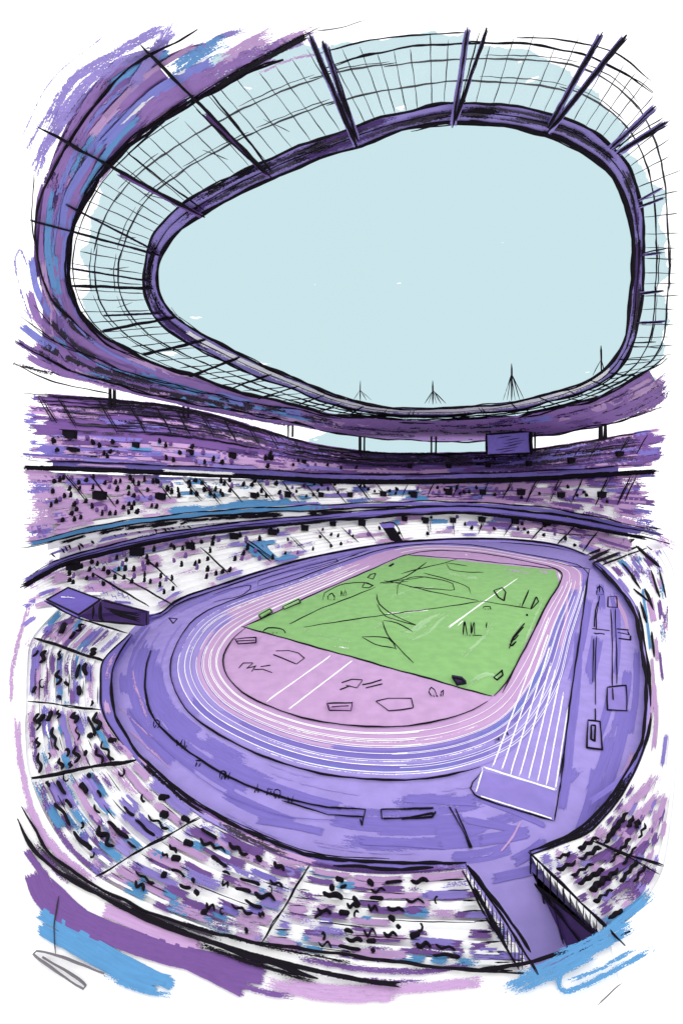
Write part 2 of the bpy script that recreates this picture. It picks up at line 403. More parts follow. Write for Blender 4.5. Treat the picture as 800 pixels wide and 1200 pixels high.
for i in range(8):
    f = i/7; x = 576+(650-576)*f; y = 901+(926-901)*f; k = (.50,.45,.42,.38,.36,.34,.30,.26)[i]
    paint(mb, G, [(x, y), (x+(V[0]-x)*k, y+(V[1]-y)*k)], 1.9, 'white', .16)
paint(mb, G, [(566,899),(652,926)], 2.4, 'white', .16); paint(mb, G, [(566,899),(557,930)], 2, 'white', .16); paint(mb, G, [(560,932),(646,959)], 1.8, 'white', .16)
paint(mb, G, [(312,822),(388,768)], 1.8, 'white', .1); paint(mb, G, [(337,832),(414,773)], 1.8, 'white', .1)
paint(mb, G, [(542,648),(550,653)], 1.4, 'white', .1)
mb.build('lane_markings', kind='structure', label='white painted lane lines')
mb = MB()
paint(mb, G, [(523,737),(560,710),(607,677)], lambda t: 2.6-1.7*t, 'white', .1); paint(mb, G, [(450,720),(505,714)], 2.2, 'white', .1); paint(mb, G, [(536,733),(545,725)], 1.2, 'white', .1); paint(mb, G, [(392,757),(410,760)], 1.4, 'white', .1, dry=True)
for p in ([(339,731),(372,715),(400,704),(440,688)],[(356,735),(385,730),(420,725),(500,714),(562,705)],[(378,703),(380,695),(397,686),(412,683),(431,683),(438,686)],
          [(445,683),(475,676),(500,659)],[(445,683),(500,676)],[(441,696),(444,708),(462,721),(487,732)],[(424,746),(455,748),(464,761)],[(424,746),(440,755),(463,760)],[(448,728),(453,742),(469,761),(484,777)],
          [(449,727),(466,730),(483,740)],[(450,680),(500,692),(560,704)],[(562,704),(595,709),(620,713)],[(465,697),(466,686),(480,677),(505,677),(530,684),(532,691),(505,690),(480,688)],
          [(496,671),(527,680),(549,689),(551,696)],[(522,660),(527,667),(542,670),(566,671)],[(523,660),(547,663)],[(442,708),(452,722),(487,733)],[(535,655),(512,662),(470,672)],[(448,684),(478,681)]):
    ink(mb, G, p, 1.2, 'ink', .3, taper=True)
mb.build('pitch_markings', kind='structure', label='loose dark lines drawn over the pitch')
# dark kerbs
mb = MB()
IK = Rings([I_, O_, W_], [.1,.1,.1], closed=True)
ink(mb, IK, IK.line(0, 2.2, 9.7), 1.6, n=1); ink(mb, IK, IK.line(0, 9.9, 14.2), 1.5, n=1); ink(mb, IK, IK.line(-.03, 13.5, 17.2), 1.1)
ink(mb, G, [(283,734),(380,761),(480,789),(576,816)], 1.7); ink(mb, G, [(285,735),(380,691),(475,650)], 1.5); ink(mb, G, [(475,650),(560,657),(650,667)], 1.4); ink(mb, G, [(588,812),(612,765),(640,710),(657,680)], 1.2)
ink(mb, IK, IK.line(1.0, -.4, 4.6), 1.3); ink(mb, IK, IK.line(1.0, 4.2, 9.3), 2.0); ink(mb, IK, IK.line(1.0, 13.5, 17), 1.1)
ink(mb, G, [(690,667),(680,735),(664,850),(657,915)], 1.7); ink(mb, G, [(657,915),(649,962)], 1.6); ink(mb, G, [(648,962),(556,931),(564,903)], 1.6); ink(mb, G, [(655,910),(662,870)], 1.2)
ink(mb, G, [(692,667),(668,663),(640,656)], 1.1)
ink(mb, G, [(177,762),(171,785),(171,812),(178,838),(203,866),(250,900),(310,928),(360,941),(400,948)], 1.7, n=2, jit=1)
ink(mb, G, [(150,830),(180,865),(250,922),(330,955),(400,962)], .9, c='lavd')
ink(mb, G, [(250,705),(285,697),(294,686),(270,690),(250,697)], 1); ink(mb, G, [(302,686),(303,681),(350,666),(394,655),(396,658),(350,672),(302,687)], 1); ink(mb, G, [(395,657),(430,645)], 1); ink(mb, G, [(355,668),(420,650)], 1)
mb.build('track_kerb', kind='structure', label='thin black kerbs edging the track and pitch')

# ================================================================== FAR TIERS
W_low = [(-60,745),(60,712),(172,722),(210,702),(250,688),(300,671),(370,652),(440,639),(500,633),(560,631),(640,636),(690,652),(760,690),(860,760)]
d_low = [(-60,88),(60,100),(172,120),(210,136),(250,151),(300,171),(370,204),(440,233),(500,249),(560,255),(640,238),(690,210),(760,165),(860,120)]
y_lt = [(-60,720),(25,688),(60,668),(100,654),(200,631),(300,618),(400,609),(480,603),(560,602),(650,612),(720,624),(780,636),(860,660)]
d_26 = [(-60,88),(30,105),(76,122),(130,143),(203,165),(260,188),(339,225),(415,256),(500,273),(562,279),(640,263),(720,223),(860,150)]
y_mb = [(-60,650),(45,634),(125,615),(250,600),(400,592),(480,589),(550,590),(650,598),(770,624),(860,650)]
y_mt = [(-60,549),(30,552),(150,557),(300,562),(400,565),(500,565),(620,562),(740,556),(860,550)]
d_50 = [(-60,112),(12,130),(90,155),(167,178),(230,204),(316,244),(395,278),(480,296),(563,301),(650,280),(744,235),(860,170)]
y_ub = [(-60,540),(30,541),(150,545),(300,552),(400,557),(500,557),(620,554),(740,547),(860,540)]
y_ut = [(-60,458),(25,461),(130,468),(220,479),(300,501),(370,521),(450,531),(540,531),(620,527),(700,515),(775,502),(860,485)]
d_78 = [(-60,137),(20,160),(130,194),(198,222),(293,266),(376,303),(470,324),(564,328),(660,305),(770,249),(860,200)]
sc_ = lambda T, k: [(a, b*k) for a, b in T]
LOW = Tier(W_low, d_low, y_lt, d_26); MID = Tier(y_mb, sc_(d_26, .985), y_mt, d_50); UPP = Tier(y_ub, sc_(d_50, .99), y_ut, d_78)

def deck(mb, T, a, b, mname, steps=10, t0=0., t1=1., step=8, lift=0., ragged=0):
    """a stepped raked terrace between bearings a and b"""
    n = int((b-a)/step); vs = []; fs = []
    for i in range(n+1):
        px = a+(b-a)*i/n; d1, z1, d2, z2 = T.ends(px)
        u = (px-CX)/F; k = (1+u*u)**.5
        for j in range(steps+1):
            t = t0+(t1-t0)*j/steps
            d = d1+t*(d2-d1); z = z1+t*(z2-z1)
            zz = z1+(t0+(t1-t0)*max(0, j-1)/steps)*(z2-z1)
            vs.append((u*d, d, zz-.05 if j else z-.05)); vs.append((u*d, d, z-.05))
    m2 = 2*(steps+1)
    for i in range(n):
        for j in range(m2-1): q = i*m2+j; fs.append((q, q+1, q+m2+1, q+m2))
    mb.add(vs, fs, mname)
def wallband(mb, yf0, yf1, df, a, b, mname, step=8, thick=1.2):
    """upright solid band (balcony front) between two rows at the depth df"""
    n = int((b-a)/step); vs = []; fs = []
    for i in range(n+1):
        px = a+(b-a)*i/n; d = df(px)
        for dd in (0, thick):
            for yy in (yf0(px), yf1(px)):
                p = at_depth(px, yy, d); vs.append(p+np.array((0, dd, 0)))
    for i in range(n):
        q = i*4
        fs += [(q, q+1, q+5, q+4), (q+2, q+6, q+7, q+3), (q, q+4, q+6, q+2), (q+1, q+3, q+7, q+5)]
    fs += [(0,2,3,1), (4*n, 4*n+1, 4*n+3, 4*n+2)]
    mb.add(vs, fs, mname)
class Front:
    def __init__(s, df, off=0.): s.df = df; s.off = off
    def __call__(s, px, py, lift=0.): return toward(at_depth(px, py, s.df(px)+s.off), lift)

def tier_strokes(mb, T, n, a, b, t0, t1, pal, w=(3,7), l=(14,50), lift=.9, dry=.25):
    for i in range(n):
        px = random.uniform(a, b); t = random.uniform(t0, t1); ln = random.uniform(*l)
        e = min(b, px+ln)
        c = pal(px, t) if callable(pal) else random.choice(pal)
        if not c: continue
        paint(mb, T, T.line(t, px, e, 8), random.uniform(*w), c, lift+random.random()*.35, dry=random.random() < dry)
def rag(T, mbx, x, sgn, t0, t1, cols, n=14, l=(12,34), w=(4,9), lift=1.0):
    for i in range(n):
        t = t0+(t1-t0)*(i+.5)/n; ln = random.uniform(*l)
        paint(mbx, T, T.line(t, x-sgn*6, x+sgn*ln, 6), random.uniform(*w), random.choice(cols), lift+.01*i, dry=random.random() < .4)

PEOPLE = []                                            # (surface, px, py, width px, height px, label)
def stand(name, label, T, a, b, base_c, strokes, aisles, doors, y_f0, y_f1, df, fcol):
    root = empty(name, T((a+b)/2, T.row((a+b)/2, 0)), label, 'grandstand')
    m = MB(); deck(m, T, a, b, (base_c, 'flat')); m.build('terrace', root)
    cuts = []
    for q in sorted(q[0] for q in aisles):
        if not cuts or q-cuts[-1] > 22: cuts.append(q)
    m = Blocks(lambda c: int(np.searchsorted(cuts, CX+c[0]/c[1]*F))); strokes(m); m.build('seating_block', root)
    m = MB(); wallband(m, y_f0, y_f1, df, a, b, (fcol, 'flat')); m.build('balcony_front', root)
    for (x0, y0, x1, y1, w) in aisles:
        m = MB(); ink(m, T, [(x0,y0),((x0+x1)/2,(y0+y1)/2),(x1,y1)], w, lift=1.8, wob=.6)
        if random.random() < .45: ink(m, T, [(x0+3,y0+1),(x1+1,y1-3)], w*.6, lift=1.8, wob=.5)
        m.build('aisle_rail', root)
    for (x, y, w, h) in doors:
        m = MB()
        d = T(x, y+h/2)[1]; p = [at_depth(x-w/2, y-h/2, d-1.6), at_depth(x+w/2, y-h/2+.6, d-1.6), at_depth(x+w/2-.6, y+h/2, d-1.6), at_depth(x-w/2+.4, y+h/2-.5, d-1.6)]
        slab(m, p, (0, 2.2, 0), 'ink')
        ink(m, Depth(d-1.8), [(x-w*.75, y-h/2-1), (x+w*.75, y-h/2+.6)], 1.6, lift=0, wob=.2)
        m.build('doorway', root)
    return root

# ---- upper tier
fd = tab(sc_(d_50, .985))
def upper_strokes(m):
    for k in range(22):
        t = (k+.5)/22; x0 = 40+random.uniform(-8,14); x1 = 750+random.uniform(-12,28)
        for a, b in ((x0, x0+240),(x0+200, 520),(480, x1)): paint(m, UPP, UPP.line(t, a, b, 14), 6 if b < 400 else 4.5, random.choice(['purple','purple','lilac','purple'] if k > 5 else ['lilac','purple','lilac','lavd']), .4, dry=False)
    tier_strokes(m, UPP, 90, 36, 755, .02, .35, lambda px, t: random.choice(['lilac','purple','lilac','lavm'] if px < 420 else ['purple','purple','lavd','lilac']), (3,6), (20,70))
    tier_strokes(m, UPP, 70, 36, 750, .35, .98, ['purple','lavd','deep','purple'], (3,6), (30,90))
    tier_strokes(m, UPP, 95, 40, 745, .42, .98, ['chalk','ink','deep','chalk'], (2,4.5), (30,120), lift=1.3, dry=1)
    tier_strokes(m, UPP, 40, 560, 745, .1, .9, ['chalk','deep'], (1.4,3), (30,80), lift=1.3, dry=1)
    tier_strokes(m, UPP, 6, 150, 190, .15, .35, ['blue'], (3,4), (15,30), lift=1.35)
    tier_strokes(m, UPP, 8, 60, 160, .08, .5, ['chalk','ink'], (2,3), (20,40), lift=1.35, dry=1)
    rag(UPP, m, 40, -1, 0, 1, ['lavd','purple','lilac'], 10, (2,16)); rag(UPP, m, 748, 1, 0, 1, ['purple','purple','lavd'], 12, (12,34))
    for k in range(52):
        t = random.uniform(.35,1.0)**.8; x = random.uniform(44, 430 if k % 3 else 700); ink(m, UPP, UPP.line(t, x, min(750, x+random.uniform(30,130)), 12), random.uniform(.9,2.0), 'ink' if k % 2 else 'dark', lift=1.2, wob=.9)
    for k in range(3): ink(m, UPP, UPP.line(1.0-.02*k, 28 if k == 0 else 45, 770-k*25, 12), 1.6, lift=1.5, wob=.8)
ua = []
for x, l in ((44,28),(48,30),(68,34),(115,38),(150,34),(182,32),(205,30),(235,27),(262,26),(290,22),(315,18),(345,15),(372,12),(420,8),(450,9),(487,9),(575,9),(605,9)):
    yt = UPP.row(x, .97); ua.append((x, yt, x+l*.62, yt+l*1.05 if yt+l*1.05 < 545 else 545, 1.5))
for x, l in ((655,10),(680,16),(700,22),(735,25),(758,26)):
    yt = UPP.row(x, .97); ua.append((x, yt+3, x-l*.5, yt+l*1.0, 1.5))
ud = [(80,509,14,10),(158,521,7,7),(222,530,8,6),(272,534,9,7),(317,536,7,6),(356,541,6,5),(480,546,6,6),(526,546,6,6),(572,545,6,6),(620,543,7,6),(670,540,8,6),(727,532,8,6),(84,527,12,5)]
y_ubf = tab(y_ub); y_mtf = tab(y_mt); y_mbf = tab(y_mb); y_ltf = tab(y_lt); y_utf = tab(y_ut)
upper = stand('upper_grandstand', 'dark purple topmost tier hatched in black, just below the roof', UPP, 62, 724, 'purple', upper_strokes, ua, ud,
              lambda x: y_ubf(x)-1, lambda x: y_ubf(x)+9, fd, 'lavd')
m = MB(); FR = Front(fd, -.3)
paint(m, FR, [(x, y_ubf(x)+7) for x in range(26, 790, 24)], 6.5, 'ink', .3); ink(m, FR, [(x, y_ubf(x)-1.5) for x in range(32, 760, 20)], 1.4, lift=.3, n=2, jit=.8)
ink(m, FR, [(x, y_ubf(x)+8) for x in range(32, 790, 20)], 2.6, lift=.4, n=2, jit=1.2); paint(m, FR, [(190, 551),(250,554),(275,555)], 3.5, 'white', .5); paint(m, FR, [(90, 544),(150,547)], 2.5, 'lilac', .5); paint(m, FR, [(25,532),(120,538),(200,545)], 3, 'lavd', .5)
m.build('front_rail', upper)

# ---- middle tier
def mid_pal(px, t):
    if px < 105: return random.choice(['lilac','lavd','lilac','purple'])
    if px < 200: return random.choice(['lilac','lilac','lilac','lavm'])
    if px < 330: return random.choice(['blue','blue','blue',None]) if t < .25 else random.choice([None,None,None,None,'blue'])
    if px < 400: return random.choice(['lavm','purple',None,'blue','lilac',None])
    if px < 480: return random.choice([None,'lavm','peri',None,'lilac','blue'])
    if px < 560: return random.choice(['lilac','peri',None,'lavm','lilac'])
    if px < 660: return random.choice(['lilac','purple','lilac',None])
    return random.choice(['purple','lavd','purple','lilac'])
def mid_strokes(m):
    tier_strokes(m, MID, 60, 34, 190, .02, .98, ['lilac','lilac','lilac'], (6,9), (20,60), lift=.7, dry=.1)
    tier_strokes(m, MID, 60, 480, 750, .02, .98, ['lilac','purple'], (5,8), (20,60), lift=.7, dry=.1)
    tier_strokes(m, MID, 150, 30, 752, .03, .97, mid_pal, (3.5,7), (14,46))
    tier_strokes(m, MID, 26, 195, 330, .02, .2, ['blue'], (4,7), (25,60), lift=1.2)
    tier_strokes(m, MID, 46, 190, 330, .3, .95, ['white'], (4,7), (15,35), lift=1.2)
    tier_strokes(m, MID, 9, 195, 330, .35, .9, ['blue'], (3,5), (12,26), lift=1.3)
    tier_strokes(m, MID, 14, 140, 390, .82, .96, ['lavd','purple','peri'], (2.5,4), (14,40), lift=1.25)
    tier_strokes(m, MID, 10, 60, 130, .8, .98, ['lavd','purple'], (4,8), (14,40), lift=1.25)
    rag(MID, m, 58, -1, .0, 1, ['lilac','lilac','lavd','lilac','purple'], 26, (14,34), (6,10)); rag(MID, m, 724, 1, 0, 1, ['lilac','purple','lilac'], 20, (10,40), (5,8)); rag(MID, m, 742, 1, 0, 1, ['lilac','purple','lavd'], 12, (8,30))
    for i in range(34):
        x = random.uniform(190, 560); t = random.uniform(.25,.85); ink(m, MID, MID.line(t, x, x+random.uniform(5,13), 5), 1.3, lift=1.5)
ma = []
for x, l in ((76,32),(106,36),(150,24),(180,24),(214,26),(234,30),(262,26),(300,24),(330,24),(356,20),(386,24),(417,20),(440,16)):
    yt = MID.row(x, .97); ma.append((x, yt, x+l*.85, yt+l*1.05, 1.5))
for x, l in ((478,16),(508,16),(538,17),(572,20),(598,22),(628,26),(655,26),(682,30),(712,34),(738,34),(745,30)):
    yt = MID.row(x, .97); ma.append((x, yt, x-l*.45, yt+l, 1.4))
mdr = [(115,581,14,10),(187,582,11,8),(297,581,8,7),(337,580,8,7),(376,580,7,6),(410,580,7,6),(449,579,8,6),(485,580,8,7),(526,577,8,7),(566,577,7,6),(611,577,9,7),(658,580,8,7),(706,580,9,7)]
bl = tab(sc_(d_26, .975))
middle = stand('middle_grandstand', 'middle tier of lilac, blue and white seats under the black balcony band', MID, 56, 728, 'white', mid_strokes, ma, mdr,
               lambda x: y_mbf(x)-2, lambda x: y_mbf(x)+13, bl, 'white')
m = MB(); wallband(m, lambda x: y_mbf(x)+7, lambda x: y_ltf(x)-7, tab(sc_(d_26, .985)), 70, 715, ('white','flat')); FC = Front(tab(sc_(d_26, .985)), -.3)
for i in range(70):
    x = random.uniform(50, 700); l = random.uniform(14, 46); g = random.uniform(.1,.9); yy = lambda q: (y_mbf(q)+7)*(1-g)+(y_ltf(q)-8)*g
    paint(m, FC, [(x, yy(x)), (x+l/2, yy(x+l/2)), (x+l, yy(x+l))], random.uniform(2.5,5), random.choice(['lilac','lilac','lavm','white']), .15, dry=random.random() < .4)
for i in range(34):
    x = random.uniform(50, 330); g = random.uniform(.0,.5); y = (y_mbf(x)+7)*(1-g)+(y_ltf(x)-8)*g; ink(m, FC, [(x, y), (x+random.uniform(2,6), y+random.uniform(3,7))], random.uniform(1.2,2.6), lift=.3, step=2)
m.build('concourse', middle)
m = MB(); FR = Front(bl, -.4)
paint(m, FR, [(x, y_mbf(x)+1.5) for x in range(34, 400, 22)], 5.5, 'blue', .3); paint(m, FR, [(x, y_mbf(x)+1.5) for x in range(360, 790, 22)], 4.5, 'lavd', .3)
ink(m, FR, [(x, y_mbf(x)-1.5) for x in range(30, 785, 20)], 1.3, lift=.4, n=2, jit=.8); ink(m, FR, [(x, y_mbf(x)+4.5) for x in range(25, 780, 20)], 1.6, lift=.4, n=2, jit=1)
for i in range(64):
    x = random.uniform(45, 690); l = random.uniform(8, 34); y = y_mbf(x)+7.5+random.uniform(-1,2.2)
    paint(m, FR, [(x, y), (x+l/2, y_mbf(x+l/2)+8), (x+l, y_mbf(x+l)+8)], random.uniform(3,6), 'ink', .5)
m.build('front_rail', middle)

# ---- lower tier
def low_pal(px, t):
    if px < 140: return random.choice(['lilac','lavd','lilac','purple','white'])
    if px < 270: return random.choice([None,None,'lilac','lilac',None,'lavm'])
    if px < 345: return random.choice(['lilac','purple','lavm','lilac',None])
    if px < 450: return random.choice([None,None,None,None,'lilac','lilac'])
    if px < 640: return random.choice([None,None,None,'lilac','blue' if t > .5 else 'lilac','lavm'])
    return random.choice(['purple','lilac','lilac','lavm'])
def low_strokes(m):
    tier_strokes(m, LOW, 150, 32, 730, .04, .92, low_pal, (3,6.5), (10,34))
    tier_strokes(m, LOW, 22, 60, 190, .1, .9, ['lilac'], (5,8), (16,44))
    tier_strokes(m, LOW, 26, 35, 330, .86, .97, ['lilac','lavm'], (3,4), (20,60))
    tier_strokes(m, LOW, 40, 560, 740, .55, .98, ['purple','lilac','lilac','lavm'], (4,7), (16,44))
    for x in (285,290,295,300,306): paint(m, LOW, [(x, 636-(x-285)*.2), (x+9,646), (x+20,655)], 5, 'blue', 1.5)
    for p in ([(318,657),(335,654),(350,650)],[(300,637),(325,634)],[(130,668),(150,664)],[(326,652),(345,648)]): paint(m, LOW, p, 5, 'blue', 1.5)
    for i in range(18):
        x = random.uniform(100, 172); t = random.uniform(.1,.9); ink(m, LOW, squig(x, LOW.row(x,t), x+8, LOW.row(x+8,t)+3, 2, 3), 1.4, 'lavd', lift=1.4)
la = [(130,668,205,710,1.6),(172,655,208,688,1.6),(235,641,268,672,1.6),(286,634,318,658,1.6),(290,632,322,656,1.4),(340,628,356,645,1.4),(371,620,390,640,1.4),(400,618,420,636,1.3),(421,610,440,634,1.5),(500,608,503,627,1.3),(530,606,532,627,1.3),
      (566,606,560,626,1.3),(603,608,590,628,1.4),(643,608,622,632,1.5),(678,611,652,638,1.6),(700,622,682,646,1.6),(110,672,175,711,2.0),(655,625,700,628,1.2)]
ldr = [(159,647,15,10),(222,640,9,8),(274,629,10,7),(319,624,11,7),(357,619,9,7),(390,614,8,6),(424,613,9,7),(474,608,7,6),(499,610,7,7),(531,610,7,6),(565,609,8,6),(604,611,8,7),(641,613,9,7),(682,616,9,8),(716,621,11,9),(83,664,12,10)]
fl = tab(sc_(d_26, .96))
lower = stand('lower_grandstand', 'curved lowest far tier of mostly white seats directly behind the track wall', LOW, 42, 735, 'white', low_strokes, la, ldr,
              lambda x: y_ltf(x)-7, lambda x: y_ltf(x)+1, fl, 'lavd')
m = MB(); FR = Front(fl, -.4)
paint(m, FR, [(x, y_ltf(x)-5) for x in range(26, 760, 22)], 5.5, 'lavd', .3)
paint(m, FR, [(x, y_ltf(x)+.5) for x in range(26, 400, 22)], lambda t: 6.5-2.5*t, 'ink', .4); paint(m, FR, [(x, y_ltf(x)+.5) for x in range(560, 770, 22)], 4.5, 'ink', .4)
ink(m, FR, [(x, y_ltf(x)-8) for x in range(36, 780, 20)], 1.4, lift=.5, n=2, jit=.8); ink(m, FR, [(x, y_ltf(x)) for x in range(24, 785, 20)], 2.4, lift=.6, n=2, jit=1.2)
ink(m, FR, [(x, y_ltf(x)-4) for x in range(40, 420, 20)], 1.1, lift=.6, n=1)
m.build('front_rail', lower)
# track wall round the far side
m = MB(); wy = tab(W_low); wd = tab(sc_(d_low, .995))
wallband(m, lambda x: wy(x)-1, lambda x: HZ+H/wd(x)*F, wd, 172, 700, ('lavd','flat'), thick=.6)
FR = Front(wd, -.3)
paint(m, FR, [(x, wy(x)+2.5) for x in range(176, 700, 20)], 2.6, 'lavl', .25)
ink(m, FR, [(x, wy(x)) for x in range(172, 700, 16)], 2.0, lift=.4, n=2, jit=.7)
ink(m, FR, [(x, wy(x)+4.5) for x in range(174, 690, 16)], 1.2, lift=.4)
ink(m, FR, [(172,719),(172,733)], 2.4, lift=.4)
ink(m, FR, [(x, wy(x)+7) for x in range(400, 690, 20)], 1.1, lift=.45)
m.build('track_wall', None, 'low lavender wall with black top line between track and far stands', 'wall')
# dark entrance in the far lower tier
e = empty('tunnel_entrance', LOW(458,632), 'small black players entrance with lilac lid in the far lower tier', 'entrance')
m = MB(); dd = LOW(458,632)[1]-2; slab(m, [at_depth(x,y,dd) for x,y in ((447,617),(461,617),(472,634),(459,635))], (0,2,0), 'ink'); m.build('opening', e)
m = MB(); slab(m, [at_depth(x,y,dd-.5) for x,y in ((444,613),(462,613),(462,618),(448,619))], (0,2,0), 'lavd'); ink(m, Depth(dd-.7), [(444,613),(462,613),(473,634)], 1.4, lift=0); m.build('lid', e)

# ================================================================== NEAR STANDS
A1 = [(152,742),(121,773),(117,802),(118,832),(135,862),(160,891),(195,925),(235,957),(297,990),(364,1014),(450,1024),(546,1018)]
B1 = [(70,712),(38,748),(32,785),(31,822),(30,865),(36,913),(65,975),(115,1027),(205,1072),(305,1106),(430,1126),(628,1141)]
C1 = [(-60,690),(-80,740),(-90,790),(-90,830),(-95,900),(-90,1000),(-60,1080),(0,1180),(100,1250),(250,1300),(430,1310),(680,1290)]
F1 = [(156,744),(135,775),(131,797),(134,832),(146,858),(168,888),(204,922),(244,950),(305,980),(370,1003),(455,1010),(546,1011)]
zb = [7,6,5.5,5,5,5.2,5.5,6,7,8,8.5,8.8]
NL = Rings([F1, A1, B1, C1], [1.5, 1.5, zb, zb])
A2 = [(622,1002),(660,989),(694,972),(728,932),(750,892),(761,850),(761,800),(755,750),(745,710),(718,674),(699,657)]
F2 = [(620,998),(656,983),(688,963),(721,924),(744,886),(755,846),(756,800),(750,750),(740,712),(713,677),(694,660)]
B2 = [(712,1096),(748,1066),(775,1022),(785,970),(790,925),(793,870),(792,800),(790,750),(790,705),(788,668),(775,642)]
C2 = [(760,1290),(830,1250),(880,1180),(900,1050),(900,950),(900,880),(900,800),(900,750),(900,700),(890,660),(840,635)]
zc = [8.8,7.5,6,5,4.2,3.5,3.2,3.2,3.2,3.5,4]
NR = Rings([F2, A2, B2, C2], [1.5, 1.5, zc, zc])
def near_stand(name, label, S, tend, split, strokes, aisles, walls):
    root = empty(name, S.p3(tend/2, 1.5), label, 'grandstand')
    m = MB()
    # stepped terrace
    K = 6; n = tend*K; rows = 10; vs = []; fs = []
    for i in range(n+1):
        for j in range(rows+1):
            p = S.p3(i/K, 1+j/rows); q = S.p3(i/K, 1+max(0, j-1)/rows)
            vs.append((p[0], p[1], q[2]-.03)); vs.append((p[0], p[1], p[2]-.03))
    w = 2*(rows+1)
    for i in range(n):
        for j in range(w-1): k = i*w+j; fs.append((k, k+1, k+w+1, k+w))
    m.add(vs, fs, ('white','flat')); m.build('terrace', root)
    m = MB(); S.sheet(m, 2, 3, ('white','flat'), nr=2)
    vs = []; n = tend*4
    for i in range(n+1):
        p = S.p3(tend*i/n, 3); vs += [p, (p[0], p[1], -.3)]
    m.add(vs, [(2*i, 2*i+1, 2*i+3, 2*i+2) for i in range(n)], ('white','flat')); m.build('walkway', root)
    m = MB(); S.sheet(m, 0, 1, ('lavd','flat'), nr=1)
    vs = []
    for i in range(n+1):
        p = S.p3(tend*i/n, 0); vs += [p, (p[0], p[1], 0)]
    m.add(vs, [(2*i, 2*i+1, 2*i+3, 2*i+2) for i in range(n)], ('lavd','flat')); walls(m); m.build('parapet', root)
    ref = S.g[:, :2]; nper = (len(S.cur)-1)*8+1
    def key(c):
        px, py = CX+c[0]/c[1]*F, HZ+(H-c[2])/c[1]*F
        t = np.argmin((ref[:,0]-px)**2+(ref[:,1]-py)**2)//nper/S.K; return int(np.searchsorted(splits, t))
    splits = split; m = Blocks(key); strokes(m); m.build('seating_block', root)
    for a in aisles:
        m = MB(); ink(m, S, [a[0], a[1]], a[2], lift=.9, n=2, jit=1.4, wob=.5); m.build('aisle_rail', root)
    return root
def ring_strokes(m, S, n, t0, t1, r0, r1, pal, w, l, lift=.12, dry=.3):
    for i in range(n):
        t = random.uniform(t0, t1); r = random.uniform(r0, r1); ln = random.uniform(*l); e = min(t1, t+ln)
        if e-t < .06: continue
        paint(m, S, S.line(r, t, e, max(3, int((e-t)*8))), random.uniform(*w), random.choice(pal), lift+random.random()*.12, dry=random.random() < dry)
def nl_walls(m):
    ring_strokes(m, NL, 12, .3, 11, .2, .8, ['purple','lavm','lilac','lavl'], (4,7), (.5,2), .05, .4)
    for a, b, w in ((.0,4.5,1.8),(4.2,8.2,2.6),(7.2,11,2.2),(8.2,10.6,1.8)): ink(m, NL, NL.line(.02, a, b), w, lift=.12, n=2, jit=1.5)
    ink(m, NL, NL.line(.9, 0, 4.6), 1.4, lift=.12, n=2, jit=1); paint(m, NL, NL.line(.55, 5.1, 7.1), 7, 'ink', .14, dry=True); paint(m, NL, NL.line(.5, 5.2, 7.0), 4, 'ink', .16)
    paint(m, NL, NL.line(.6, 7.3, 8.6), 9, 'chalk', .14, dry=True); paint(m, NL, NL.line(.75, 7.0, 10.8), 8, 'purple', .1, dry=True); paint(m, NL, NL.line(.8, 9, 11), 6, 'deep', .15, dry=True)
    ink(m, NL, NL.line(.6, 9.3, 10.6), 2.6, lift=.2, n=2, jit=2); ink(m, NL, NL.line(-.25, 5, 10), 1.1, lift=.1)
WALK = MB()
